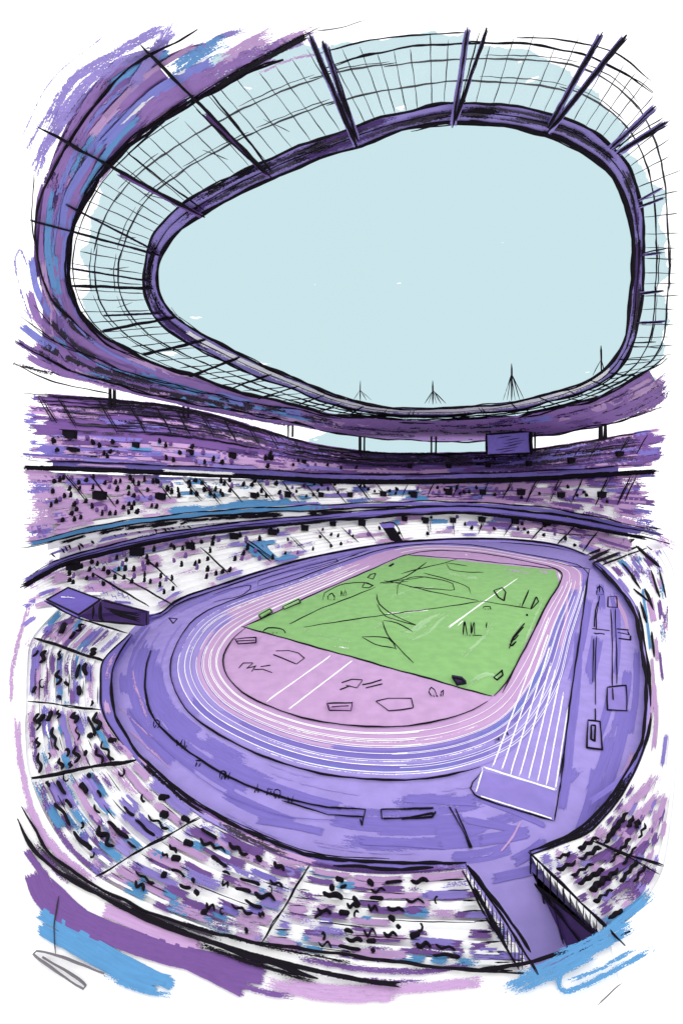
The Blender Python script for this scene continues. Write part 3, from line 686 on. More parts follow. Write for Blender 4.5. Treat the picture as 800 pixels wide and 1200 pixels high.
def nl_strokes(m):
    segs = [(0,1),(1,3),(3,5),(5,7),(7,9),(9,11)]
    def row_pass(a, b, r, p, cols, wl, ln, dry=.3):
        U = math.dist(NL.px(a+.25*(b-a), r), NL.px(a+.75*(b-a), r))/(.5*(b-a)); t = a+random.uniform(1,9)/U
        while t < b-4/U:
            e = min(b-1.5/U, t+random.uniform(*ln)*58/U)
            if random.random() < p and (e-t)*U > 3:
                wpx = math.dist(NL.px(t, r), NL.px(t, r+.1)); k = random.uniform(-.02,.02)
                paint(m, NL, [NL.px(q, r+k+.006*math.sin(q*9)) for q in np.linspace(t, e, 6)], wpx*random.uniform(*wl), random.choice(cols), .12+random.random()*.1, dry=random.random() < dry)
            t = e+random.uniform(-3,6)/U
    for (a, b) in segs:
        left = a < 7
        for row in range(10):
            row_pass(a, b, 1.04+row*.098, .66, ['lilac','lilac','lavm','lilac','purple'] if not left else ['lilac','lavm','lilac'], (.6,1.05), (.4,1.2))
        for row in range(10):
            row_pass(a, b, 1.06+row*.098, .42, ['purple','purple','purple','lavd'], (.5,.95), (.25,.7))
        for row in range(10):
            blue = .7 if (1 <= a < 7 and row in (5,6,7)) else (.4 if row in (8,9) and a >= 5 else .16)
            row_pass(a, b, 1.07+row*.095, blue, ['blue','blue','blue','lavl'], (.5,.95), (.25,.7))
        for row in range(10):
            row_pass(a, b, 1.03+row*.1, .26, ['white'], (.25,.5), (.3,1.0), .3)
    # fine row lines
    for row in range(10):
        r = 1.02+row*.1
        for (a, b) in segs[1:]:
            if random.random() < .75:
                t = random.uniform(a, b-.4); ink(m, NL, NL.line(r, t, t+random.uniform(.3,.8)), .9, lift=.3)
    for i in range(9):
        y = 1.1+i*.1; p = NL.px(9.05, y); ink(m, NL, [p, (p[0]+random.uniform(8,24), p[1]+1)], 1.1, lift=.3)
        p = NL.px(10.9, y); ink(m, NL, [(p[0]-random.uniform(14,30), p[1]+1), p], 1.3, lift=.3)
        p = NL.px(7.05, y); ink(m, NL, [p, (p[0]+14, p[1]+9)], .9, lift=.3)
    # brushed paint of the walkway behind the last row
    for p, w, c, dry in (([(40,1020),(60,1058),(120,1090),(200,1118),(312,1142)],28,'purple',False),([(50,1035),(110,1085),(200,1115),(290,1160)],24,'purple',False),([(30,995),(55,1030)],9,'purple',False),([(40,990),(80,1035)],9,'purple',True),
                         ([(120,1065),(200,1098),(240,1105)],16,'lilac',False),([(330,1152),(400,1160),(480,1158),(570,1150)],14,'lilac',True),([(310,1150),(380,1168),(470,1168)],13,'lilac',True),([(350,1122),(420,1135),(500,1138),(555,1128)],9,'purple',True),([(370,1140),(430,1148),(500,1150)],6,'purple',True),
                         ([(45,1068),(90,1095),(150,1128),(205,1156)],15,'blue',False),([(44,1086),(90,1112),(150,1145),(185,1160)],16,'blue',False),([(70,1090),(150,1135),(200,1150)],14,'blue',False),([(120,1142),(165,1160),(206,1168)],8,'blue',True),([(48,1046),(70,1078)],6,'purple',True),([(230,1135),(300,1160),(345,1168)],9,'purple',True),
                         ([(20,840),(24,890),(38,950),(60,995)],9,'lilac',True),([(37,700),(22,750),(14,790),(13,830)],6,'lilac',True),([(22,860),(30,925),(45,970)],5,'lilac',True),([(36,835),(42,890),(48,905)],8,'purple',True),([(48,930),(80,990),(130,1035)],8,'purple',True),([(30,940),(60,990),(110,1035)],12,'lilac',True),([(28,712),(46,700)],6,'lavd',False),([(26,734),(42,722)],6,'lavm',False),([(50,742),(64,732)],8,'lavd',False),([(30,762),(42,745)],9,'lilac',True),([(62,735),(90,724)],7,'purple',False),([(58,748),(80,736)],6,'lilac',False)):
        paint(WALK, NL, p, w, c, .15, dry=dry)
def nl_line(m):
    ink(m, NL, [(20,960),(45,1000),(90,1035),(150,1066),(230,1100),(330,1132),(372,1148)], 3.2, lift=.4, n=2, jit=2)
    ink(m, NL, [(26,945),(60,1000),(120,1042),(200,1078),(290,1102),(400,1118),(520,1134),(600,1138)], 2.4, lift=.4, n=2, jit=1.2)
    paint(m, NL, [(150,1064),(230,1098),(330,1128),(420,1148),(470,1154)], 7, 'ink', .42); paint(m, NL, [(40,985),(90,1030),(170,1070),(260,1100)], 7, 'chalk', .3, dry=True); paint(m, NL, [(230,1105),(300,1130),(370,1150)], 8, 'ink', .3, dry=True)
    paint(m, NL, [(210,1080),(300,1106),(420,1130)], 6, 'ink', .35, dry=True)
al = [((40,748),(121,774),2.4),((33,822),(118,832),1.3),((37,912),(160,890),3.2),((112,1027),(235,957),1.6),((305,1107),(364,1013),1.6)]
near_left = near_stand('near_grandstand', 'large curved stand in the foreground with squiggled rows between black aisle rails', NL, 11, [1,3,5,7,9], nl_strokes, al, nl_walls)
m = MB(); nl_line(m); m.build('back_rail', near_left); WALK.build('walkway_brushwork', near_left)
m = MB()
ink(m, NL, [(69,1050),(64,1085),(65,1118)], 1.3, 'chalk', lift=.3); m.build('thin_pole', None, 'thin dark pole standing off the looped wire at the lower left', 'pole'); m = MB(); ink(m, NL, [(122,1141),(80,1124),(43,1114),(39,1118),(60,1134),(98,1159),(101,1155),(85,1142),(50,1122)], 2.2, 'greyink', lift=.35, taper=False)
m.build('wire_loop', None, 'grey looped wire lying on the white walkway at the lower left', 'wire')

def nr_walls(m):
    ink(m, NR, NR.line(.03, 0, 10), 2.2, lift=.12, n=3, jit=1.6); ink(m, NR, NR.line(.9, 0, 8), 1.8, lift=.12, n=2, jit=1.5)
    paint(m, NR, NR.line(.5, .3, 3.6), 8, 'ink', .1, dry=True); paint(m, NR, NR.line(.5, 4.5, 9), 3, 'lavl', .1)
def nr_strokes(m):
    for row in range(9):
        r = 1.08+row*.1; t = .06
        while t < 3.0:
            e = t+random.uniform(.15,.5); c = random.choice(['purple','lilac','purple','white','lavm','lilac','white'])
            if c != 'white':
                wpx = math.dist(NR.px(t, r), NR.px(t, r+.1)); paint(m, NR, [NR.px(q, r) for q in np.linspace(t, e, 5)], wpx*random.uniform(.6,1.1), c, .1+random.random()*.1)
            t = e+.03
    ring_strokes(m, NR, 16, 6.8, 10, 1.0, 1.9, ['lavm','purple','lilac','lavd','blue','purple'], (4,8), (.3,.9), .12, .4)
    ring_strokes(m, NR, 20, 8.2, 10, 1.0, 2.0, ['lavm','purple','lilac','lavl'], (5,9), (.3,.9), .12, .3)
    for p, w, c in (([(763,770),(765,810),(760,850)],4,'lilac'),([(760,700),(766,730)],8,'lilac'),([(752,690),(758,730),(762,765)],3.5,'blue'),([(768,745),(770,775)],5,'lilac'),([(790,640),(760,625)],10,'lilac'),([(700,985),(745,960),(775,925)],12,'lilac'),([(720,960),(755,925),(768,905)],12,'lilac'),([(740,1000),(765,970),(780,930)],7,'lilac'),([(765,880),(768,840),(766,800)],5,'lilac'),([(775,900),(780,860)],5,'lavm'),([(772,760),(776,800)],4,'purple'),([(690,1010),(720,992),(745,965)],9,'purple'),([(700,1030),(735,1010),(760,985)],9,'purple'),([(705,1055),(735,1035),(762,1012)],10,'purple'),([(670,1012),(700,995)],6,'lilac'),
                    ([(690,940),(725,915),(745,890)],7,'lavd'),([(700,1085),(740,1065),(762,1042)],14,'blue'),([(725,1052),(745,1045),(755,1020)],14,'purple')):
        paint(m, NR if c != 'x' else NR, p, w, c, .2, dry=w > 9)
    ink(m, Level(9.2), [(700,1178),(718,1160),(728,1152)], 1, 'greyink', lift=.3)
    for p, w in (([(742,690),(760,705)],4),([(745,640),(772,665)],5),([(762,668),(772,700)],3),([(755,690),(765,715)],3.5),([(750,705),(757,730)],3),([(772,668),(780,700)],2),([(763,740),(766,770)],2),([(738,672),(750,690)],3),([(728,660),(745,680)],4),([(725,612),(775,620)],2)):
        ink(m, NR, p, w, lift=.3)
near_right = near_stand('corner_grandstand', 'small corner stand right of the tunnel gap with heavy black squiggled rows', NR, 10, [2,4,7,8.5], nr_strokes, [((692,986),(777,1015),1.6),((697,984),(772,1024),1.3)], nr_walls)
m = MB()
for x0, y0, x1, y1, w in ((690,656,742,632,4.5),(694,660,748,640,3),(688,650,725,634,2.5),(705,662,757,642,2),(757,640,770,650,2)): ink(m, Level(3.), [(x0,y0),(x1,y1)], w, lift=.2)
m.build('black_barrier', None, 'thick black slanting barrier bars at the far right corner of the track', 'barrier')

# ---- portal box on the left
e = empty('entrance_box', Level(0)(110,726), 'dark walled entrance box with purple lid at the left stand', 'entrance')
m = MB(); L15 = Level(15.); pts = [L15(x, y) for x, y in ((55,703),(80,689),(118,703),(92,721))]; slab(m, pts, (0,0,-.8), 'lid')
for a, b in ((0,1),(1,2),(2,3),(3,0)): tube3(m, [pts[a]+np.array((0,0,.1)), pts[b]+np.array((0,0,.1))], .2)
paint(m, Level(15.2), [(72,699),(88,700)], 2, 'white', .02, dry=True)
m.build('lid', e)
m = MB(); q = [at_depth(92,722,83), at_depth(118,704,92.5), at_depth(172,718,115), at_depth(172,733,114), at_depth(135,731,102), at_depth(105,727,88)]
slab(m, q, (.2,1.2,0), 'deep')
ink(m, Depth(82), [(52,704),(92,724),(150,742)], 1.8, lift=0, wob=.3); ink(m, Depth(81), [(92,721),(118,703)], 1.8, lift=0); ink(m, Depth(81), [(118,703),(172,717)], 1.8, lift=0); ink(m, Depth(81), [(105,727),(170,733)], 2, lift=0)
ink(m, Depth(81), [(110,710),(109,725)], 4, lift=0); ink(m, Depth(81), [(118,706),(118,724),(122,729)], 3, lift=0); ink(m, Depth(81), [(172,717),(172,733)], 2.4, lift=0)
for k in range(5): ink(m, Depth(80.5), [(122+k*3,712+k*2), (165,720+k*2.2)], 1.4, lift=0, c='ink')
m.build('wall', e)

# ---- tunnel side walls and handrails
PR = PlaneX(21.2); PL = PlaneX(13.9)
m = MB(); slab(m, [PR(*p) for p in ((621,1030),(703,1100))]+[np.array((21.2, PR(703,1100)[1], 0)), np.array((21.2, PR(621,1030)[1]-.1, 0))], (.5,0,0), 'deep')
for p in ([(634,1045),(642,1085),(648,1108)],[(645,1050),(655,1090),(660,1106)]): ink(m, PlaneX(21.), p, 2.2, 'dark', lift=.1)
ink(m, PlaneX(21.), [(626,1035),(660,1080),(700,1128)], 2.6, lift=.1, n=2, jit=1.5)
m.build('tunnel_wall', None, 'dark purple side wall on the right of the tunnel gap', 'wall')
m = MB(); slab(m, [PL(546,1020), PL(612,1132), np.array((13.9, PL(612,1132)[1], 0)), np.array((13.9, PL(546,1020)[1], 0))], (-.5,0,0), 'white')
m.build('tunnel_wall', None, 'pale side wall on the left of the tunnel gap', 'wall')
def handrail(label, S, top, bot, n, loc):
    r = empty('handrail', loc, label, 'handrail', 'handrails of the tunnel gap')
    m = MB(); ink(m, S, top, 2.4, n=2, jit=1.0, lift=.1); m.build('top_rail', r)
    m = MB(); ink(m, S, bot, 2.4, n=2, jit=1.0, lift=.1); m.build('bottom_rail', r)
    for i in range(n):
        t = (i+.3)/n*.82; m = MB(); a = np.array(top[0])*(1-t)+np.array(top[-1])*t; x = a[0]; 
        y2 = np.interp(x, [bot[0][0], bot[-1][0]], [bot[0][1], bot[-1][1]])
        if y2 > a[1]+3: ink(m, S, [tuple(a), (x, y2)], 1.4, lift=.1, wob=.2); m.build('baluster', r)
    return r
m = MB(); B88 = Level(8.75); slab(m, [B88(x, y) for x, y in ((628,1141),(668,1128),(712,1096),(760,1290),(680,1290))], (0,0,-.5), 'white')
for p, w, c in (([(586,1160),(640,1138),(690,1115),(742,1086)],13,'blue'),([(606,1142),(660,1120),(742,1078)],8,'blue'),([(735,1092),(690,1118),(656,1142),(662,1162),(710,1142),(768,1110)],9,'blue'),([(650,1120),(700,1098),(765,1048)],12,'blue'),([(600,1165),(650,1143),(700,1118)],9,'blue'),([(664,1150),(700,1136),(745,1112)],7,'blue')):
    paint(m, Level(9.0), p, w, c, .05, dry=True)
m.build('bridge_deck', None, 'white bridge deck with blue brush streaks behind the tunnel gap', 'bridge')
handrail('black barred handrail on the right side of the tunnel gap', PlaneX(21.), [(619,998),(660,1038),(732,1108)], [(619,1030),(655,1060),(703,1101)], 12, PlaneX(21.)(660,1060))
hr = handrail('black barred handrail on the left side of the tunnel gap', PlaneX(12.9), [(545,1013),(585,1070),(630,1142)], [(541,1020),(570,1075),(608,1136)], 16, PlaneX(12.9)(585,1100))
m = MB(); ink(m, PlaneX(12.9), [(548,1014),(590,1070),(622,1115)], 3, n=2, lift=.15); ink(m, PlaneX(12.9), [(555,1040),(580,1085),(594,1112)], 3.6, lift=.15, n=2, jit=1.5); m.build('brace', hr)
m = MB(); ink(m, Level(8.8), [(560,1137),(620,1127),(690,1108),(738,1091)], 2.4, n=3, jit=1.6, lift=.2); ink(m, Level(8.8), [(480,1130),(560,1138),(620,1141)], 1.8, lift=.2)
m.build('bridge_rail', None, 'long black rail crossing the near end of the tunnel gap', 'rail')

# ================================================================== ROOF
Rin = [(550,143),(480,151),(420,171),(330,204),(250,244),(205,276),(185,310),(188,345),(215,378),(270,410),(335,440),(400,466),(450,477),(520,479),(600,471),(660,457),(705,436),(730,400),(739,340),(741,280),(728,225),(695,185),(635,156)]
Rrm = [(545,120),(470,132),(408,151),(318,185),(235,226),(190,260),(171,305),(170,348),(196,386),(257,421),(325,450),(395,475),(448,485),(522,487),(604,480),(668,464),(715,442),(742,402),(752,340),(754,280),(744,212),(710,166),(648,134)]
Rgl = [(560,42),(450,48),(352,62),(250,106),(165,160),(112,215),(82,285),(85,345),(118,392),(190,428),(270,455),(360,479),(440,491),(525,493),(615,486),(695,467),(765,430),(792,400),(797,340),(797,280),(792,190),(762,100),(690,48)]
Rpu = [(560,-40),(440,-40),(320,25),(200,45),(110,100),(62,185),(46,280),(50,350),(56,430),(112,449),(215,474),(330,496),(430,512),(530,517),(635,511),(720,494),(785,462),(850,420),(870,340),(870,280),(870,150),(830,60),(740,0)]
RF = Rings([Rin, Rrm, Rgl, Rpu], [H+36, H+36, H+32, H+25], closed=True)
roof = empty('stadium_roof', (40, 150, H+36), 'oval ring roof with glass inner band and purple soffit around open sky', 'roof')
m = MB(); RF.sheet(m, 0, 1, ('rimc','flat'), nr=1, lift=.0)
for k in range(56):
    a = random.uniform(16.5, 31); paint(m, RF, RF.line(random.uniform(.25,.8), a, a+random.uniform(.4,1.6), 8), random.uniform(3,8), random.choice(['ink','chalk','chalk','deep']), .12+k*.002, dry=True)
for a, b in ((8.2, 16.2),): 
    paint(m, RF, RF.line(.35, a, b), 5, 'white', .2); paint(m, RF, RF.line(.6, a+.3, b-.3), 4, 'white', .22, dry=True)
m.build('inner_rim', roof)
m = MB()
for r, w, n in ((0,2.4,2),(1.0,2.2,2),(.5,1.2,1)): ink(m, RF, RF.line(r, 0, 23, 200), w, lift=.3, n=n, jit=1.6, taper=False)
ink(m, RF, RF.line(-.08, 7.5, 17), 1.2, lift=.3, n=2, jit=1.5); ink(m, RF, RF.line(-.1, 18, 24), 1.6, lift=.3, n=2, jit=1.5); ink(m, RF, RF.line(.1, 18, 22), 2.2, lift=.3, n=1)
m.build('rim_edge', roof)
for i in range(23):                                  # one glazed bay after another
    m = MB(); RF.sheet(m, 1, 2, GLASS, a=i, b=i+1, nr=1); g = m.build('glass_panel', roof)
    m = MB(); nb = 5 if (i < 6 or i > 19) else 4
    for k in range(nb):
        t = i+(k+.5+random.uniform(-.15,.15))/nb; ink(m, RF, [RF.px(t, 1.0), RF.px(t, random.choice((1.85,1.95,2.05)))], 1.1, lift=.15, wob=.5, c='ink')
    for r in (1.34, 1.66):
        ink(m, RF, RF.line(r+random.uniform(-.02,.02), i-.08, i+1.08, 8), 1.6, lift=.18, wob=.6)
        if random.random() < .6: ink(m, RF, RF.line(r+.05, i, i+.9, 8), .9, lift=.18, wob=.9)
    if 2 <= i <= 7:
        for k in range(1):
            t = i+random.random()*.7; ink(m, RF, [RF.px(t, 1.2+.2*k), RF.px(t+.15, 1.45+.2*k)], .9, lift=.2)
    m.build('glazing_bars', g)
# purple soffit (solid, from the top left round the left and the far side)
m = MB(); RF.sheet(m, 2, 3, ('sof','flat'), a=3.3, b=15.9, nr=4); m.build('soffit', roof)
m = MB()
def rs(n, a0, a1, r0, r1, pal, w, l, lift, dry=.3):
    for i in range(n):
        a = random.uniform(a0, a1); paint(m, RF, RF.line(random.uniform(r0, r1), a, min(a+random.uniform(*l), a1+.5), 10), random.uniform(*w), random.choice(pal), lift+i*.003, dry=random.random() < dry)
rs(40, 2.7, 15.4, 2.05, 2.95, ['sof','sofp','sof','sofl','sofd'], (6,12), (.6,2), .1)
rs(22, 2.4, 6.5, 2.3, 2.85, ['sofb','sofp','sofp','sofl'], (4,10), (.5,1.4), .2, .4)
rs(20, 6, 11, 2.3, 2.9, ['sofb','sofp','sofl'], (3,7), (.5,1.4), .2, .6)
rs(18, 7.5, 12.5, 2.4, 2.98, ['chalk','deep'], (1.6,4), (.5,1.6), .3, 1)
rs(22, 12, 15.5, 2.1, 2.95, ['chalk','deep','ink'], (1.6,3.5), (.4,1.3), .3, 1)
rs(8, 4, 6.5, 2.4, 2.9, ['chalk','deep'], (4,8), (.3,.8), .3, 1)
for p, w, c in (([(290,76),(325,56),(365,40)],18,'sof'),([(205,118),(262,84),(320,60)],26,'sof'),([(160,150),(200,112),(255,84)],26,'sof'),([(18,398),(40,412),(75,430)],7,'sofd'),([(24,380),(44,396),(70,412)],9,'sofp'),([(30,415),(52,428),(90,440)],8,'sof'),([(34,340),(44,372),(60,392)],10,'sof'),([(36,300),(44,340),(60,372)],8,'sofp'),([(30,362),(44,378),(66,400)],5,'sofl'),([(62,432),(100,446),(150,458)],6,'sofl'),([(48,300),(52,340),(70,372)],5,'sofl'),([(230,60),(262,42),(290,36)],9,'lavl'),([(120,140),(170,90),(230,52)],7,'lilac'),([(140,150),(190,102),(245,66)],5,'white'),([(300,62),(345,42),(372,34)],10,'sofl'),([(255,75),(300,48),(322,40)],18,'sofl'),([(200,85),(240,58),(268,46)],18,'sofb'),([(120,170),(180,110),(250,72)],12,'sofp'),([(95,230),(140,160),(200,112)],8,'sofb'),([(110,220),(160,160),(215,120)],7,'sofl'),([(72,280),(80,230),(110,180)],9,'sofp'),([(150,110),(180,65),(205,28)],16,'lavl'),([(52,150),(85,95),(140,60),(198,28)],13,'lavl'),([(48,180),(95,120),(150,60)],10,'lavl'),
                ([(40,205),(60,160),(110,100)],14,'lavl'),([(55,160),(110,90),(190,55)],14,'lavl'),([(55,225),(90,150),(130,90)],20,'sof'),([(24,165),(60,95),(125,40)],2,'lavl'),
                ([(30,180),(45,150),(60,130)],6,'lavl'),([(380,62),(340,70),(300,88)],5,'sofl'),([(55,215),(48,250),(46,330)],14,'sof'),([(60,240),(56,290),(64,340)],8,'sofb'),
                ([(40,380),(28,350),(18,310),(24,292),(32,310),(48,352)],4,'lavl'),([(42,400),(60,425),(100,440)],16,'sof'),([(720,485),(760,470),(780,452)],22,'sof'),([(700,482),(755,462),(778,446)],14,'sof'),([(730,470),(765,452),(782,440)],9,'sofl'),([(740,485),(770,478)],7,'sofl'),
                ([(20,402),(45,412),(70,425)],4,'chalk'),([(15,425),(38,432),(70,440)],5,'chalk'),([(45,402),(100,428),(180,450)],9,'chalk'),([(110,440),(200,462),(300,482)],8,'chalk'),([(52,370),(90,405),(120,424)],8,'chalk'),([(60,345),(85,380),(112,402)],8,'chalk'),([(230,462),(320,480),(400,496)],6,'chalk'),([(60,392),(100,420),(150,438),(240,464),(340,486)],4,'sofb'),([(70,360),(120,408),(200,444)],4,'sofp'),([(60,420),(120,446),(200,464)],5,'sofl')):
    paint(m, RF, p, w, c, .5, dry=(c in ('lavl','sofl') or w > 17 or c == 'chalk'))
m.build('soffit_brushwork', roof)
m = MB()
ink(m, RF, RF.line(2.0, 2.2, 16.4), 3.4, lift=1.2, n=2, jit=2.4); ink(m, RF, RF.line(2.06, 3.2, 8.8), 1.6, lift=1.2, n=2, jit=2); ink(m, RF, RF.line(1.93, 3.5, 9.5), 1.2, lift=1.2, n=1, jit=2)
paint(m, RF, [(250,105),(300,75),(362,42)], 6.5, 'ink', 1.2)
ink(m, RF, [(232,35),(150,82),(85,160),(48,235),(42,290),(62,350),(105,395)], 1.8, lift=1.25, n=2, jit=1.5); ink(m, RF, [(375,32),(300,70),(220,120),(150,180)], 1.2, lift=1.25); ink(m, RF, [(40,205),(38,260),(46,310)], 1.1, lift=1.25)
ink(m, RF, [(18,400),(80,432),(160,458),(230,473),(330,492),(420,511),(530,517),(640,510),(720,494),(775,478)], 1.8, lift=1.2, n=2, jit=1.6)
ink(m, RF, [(25,372),(70,402),(140,432),(230,458),(330,478),(400,490)], 1.1, lift=1.2, n=2, jit=2); ink(m, RF, [(40,358),(90,410),(150,440),(240,462)], 1.1, lift=1.2)
ink(m, RF, [(15,425),(60,446),(130,462)], 1.6, lift=1.2)
m.build('roof_edge', roof)
m = MB()                                             # clear outer edge over the near side
ink(m, RF, [(375,62),(440,46),(540,38),(548,38)], 1.5, 'ink', lift=.3); ink(m, RF, [(380,80),(460,58),(570,50),(660,58),(720,80),(765,108)], 1.5, lift=.3, n=2, jit=1.5); ink(m, RF, [(605,44),(660,47),(720,62),(762,95)], 1.4, lift=.3); ink(m, RF, [(372,36),(400,32),(427,24)], 1, 'greyink', lift=.3)
m.build('outer_edge', roof)
ribs = [((45,149),(240,255),3.0),((150,180),(241,248),1.8),((165,53),(318,208),3.2),((247,110),(318,200),2.6),((230,128),(312,205),2.2),((362,40),(418,172),4.2),((378,48),(419,165),3.4),((384,52),(412,140),1.6),
        ((548,32),(530,150),2.2),((570,33),(534,142),3.0),((562,36),(531,148),1.6),((705,38),(642,150),3.2),((733,41),(641,156),3.8),((724,50),(648,146),2),((768,124),(714,175),2.2),((781,142),(722,181),2.8),((776,138),(716,176),1.4),((777,219),(747,236),1.7),((780,231),(748,243),2.2),
        ((780,291),(752,297),1.6),((778,296),(752,299),1.4),((778,341),(749,344),2),((779,377),(745,379),2),((768,401),(738,402),1.8),((775,408),(735,405),1.5),((761,422),(724,421),1.8),((748,441),(712,437),2),
        ((35,258),(190,300),2.4),((78,240),(186,296),1.8),((80,314),(178,330),1.8),((82,335),(180,338),2.6),((120,370),(192,367),1.6),((117,388),(206,372),2.8),((167,416),(241,398),2.6),((222,441),(281,419),2.6),
        ((268,456),(318,439),2.2),((302,468),(350,452),2.2),((350,474),(380,463),1.8),((376,482),(400,472),1.8),((407,488),(425,476),1.8),((445,489),(453,480),1.7),((477,491),(481,481),1.4),((481,490),(485,481),1.2),((560,478),(566,486),1.5),((564,478),(570,486),1.3),((596,470),(606,480),1.6),((627,464),(649,474),1.7),((664,457),(682,466),1.7),((691,446),(718,454),1.8)]
for k, (a, b, w) in enumerate(ribs):
    m = MB()
    if k in (5,6,8,9,11,12,14,15): 
        paint(m, RF, [a, ((a[0]+b[0])/2,(a[1]+b[1])/2), b], 8 if k not in (9,) else 5, 'rimc', 1.0)
        ink(m, RF, [(a[0]+1,a[1]+4), b], w*.5, lift=1.6, wob=.8)
    if k in (17,18,20,21,22): paint(m, RF, [a, b], 4, 'rimc', 1.0)
    if 27 <= k <= 34: paint(m, RF, [a, b], 3, 'deep', 1.0)
    if k in (0,2): paint(m, RF, [((a[0]+b[0])/2-5,(a[1]+b[1])/2), (b[0]-3,b[1]-1)], 6, 'purple', 1.0)
    ink(m, RF, [a, ((a[0]+b[0])/2+random.uniform(-.7,.7),(a[1]+b[1])/2), b], w, lift=1.5, wob=.5, n=2 if w > 2.5 else 1, jit=.8)
    m.build('rib', roof)
# masts standing on the far rim
for x, y0, y1, lab in ((422,464,446,'thin mast first from the left on the far roof rim'),(507,468,446,'small tripod mast above the middle of the far roof rim'),(599,464,426,'tallest tripod mast on the far roof rim'),(704,435,405,'single mast on the right bend of the roof rim')):
    base_ = RF(x, y0+7); d = base_[1]; e = empty('roof_mast', tuple(base_), lab, 'mast', 'masts on the roof rim'); S = Depth(d)
    m = MB(); ink(m, S, [(x, y0+6), (x, y1)], 1.7, lift=.2, wob=.2); m.build('pole', e)
    for dx in ((-10,-5,4,10,15) if x in (507,599) else (-8,7,13) if x == 422 else (-10,4)):
        m = MB(); ink(m, S, [(x, y1+ (14 if x != 704 else 20)*.8), (x+dx, y0+5)], 1.0, lift=.2, wob=.2); m.build('stay', e)
# columns between stand and roof
for x, y0, y1, w in ((132,452,478,3),(218,474,490,2.4),(340,497,512,2.2),(424,508,529,3.2),(508,510,531,2.8),(706,488,516,3.8)):
    d = UPP(x, y1-2)[1]-3; e = empty('roof_column', tuple(at_depth(x, y1, d)), 'twin black column under the roof, %s' % {132:'far left of the upper tier',218:'second from the left',340:'third from the left',424:'fourth from the left',508:'between the centre and the screen',706:'right of the screen'}[x], 'column', 'columns under the roof')
    for dx in (-2.6, 2.6):
        m = MB(); ink(m, Depth(d), [(x+dx, y0), (x+dx, y1)], w, lift=0, wob=.2, taper=False); m.build('post', e)
    m = MB(); ink(m, Depth(d), [(x-6, y0+1), (x+7, y0)], 2, lift=0, wob=.2); m.build('crosshead', e)
# screen
d = UPP(597,529)[1]-34; e = empty('video_screen', tuple(at_depth(597,532,d)), 'big purple video screen in black frame under the far roof', 'screen'); S = Depth(d)
m = MB(); slab(m, [at_depth(x,y,d) for x,y in ((570,509),(622,505),(622,531),(571,532))], (0,2,0), 'screen')
for i in range(9):
    x = 578+random.uniform(0,22); y = 511+i*2; ink(m, S, [(x,y+3),(x+8,y+1.5),(x+16,y)], 1.2, 'deep', lift=.3)
m.build('panel', e)
m = MB()
for a, b, w in (((569,507),(570,533),3),((621,503),(622,533),3.4),((626,504),(626,530),2),((569,509),(625,505),2.2),((569,533),(624,531),2.4)): ink(m, S, [a,b], w, lift=.5, wob=.3, n=2, jit=.7)
m.build('frame', e)

# ================================================================== SPECTATORS AND CROWD
def figure_mesh():
    """seated figure: one continuous body, lap pushed forward, shoulders, neck and head; about 1.35 m high"""
    prof = [(.02,0),(.17,.02),(.23,.12),(.23,.3),(.23,.5),(.25,.74),(.26,.86),(.2,.96),(.15,1.02),(.15,1.08),(.17,1.16),(.17,1.25),(.12,1.34),(.03,1.39)]
    K = 10; vs = []; fs = []
    for j, (r, z) in enumerate(prof):
        for k in range(K):
            a = 2*math.pi*k/K; x = math.cos(a)*r*(1.15 if z < 1 else 1); y = math.sin(a)*r*.8
            if z < .25 and y < 0: y *= 1.7
            vs.append((x, y, z))
    for j in range(len(prof)-1):
        for k in range(K): fs.append((j*K+k, j*K+(k+1) % K, (j+1)*K+(k+1) % K, (j+1)*K+k))
    fs.append(tuple(range(K))[::-1]); fs.append(tuple((len(prof)-1)*K+k for k in range(K)))
    me = bpy.data.meshes.new('spectator'); me.from_pydata(vs, [], fs); me.polygons.foreach_set('use_smooth', [True]*len(fs)); return me
FIG = {}
for c in ('ink','purple'):
    FIG[c] = figure_mesh(); FIG[c].materials.append(mat(c))
def spectator(T, px, py, hp, wp, c, label):
    p = T(px, py, 1.7); o = bpy.data.objects.new('person', FIG[c]); COL.objects.link(o)
    o.location = tuple(p); k = p[1]/F; sz = hp*k/1.39; sx = wp*k/.55; o.scale = (sx, sx, sz)
    o.rotation_euler = (0, R(random.uniform(-35,35)), math.atan2((p[0]-60), -(p[1]-150))+math.pi*0+random.uniform(-.4,.4))
    tag(o, label, 'person', 'spectators seated in the far tiers')
random.seed(21)
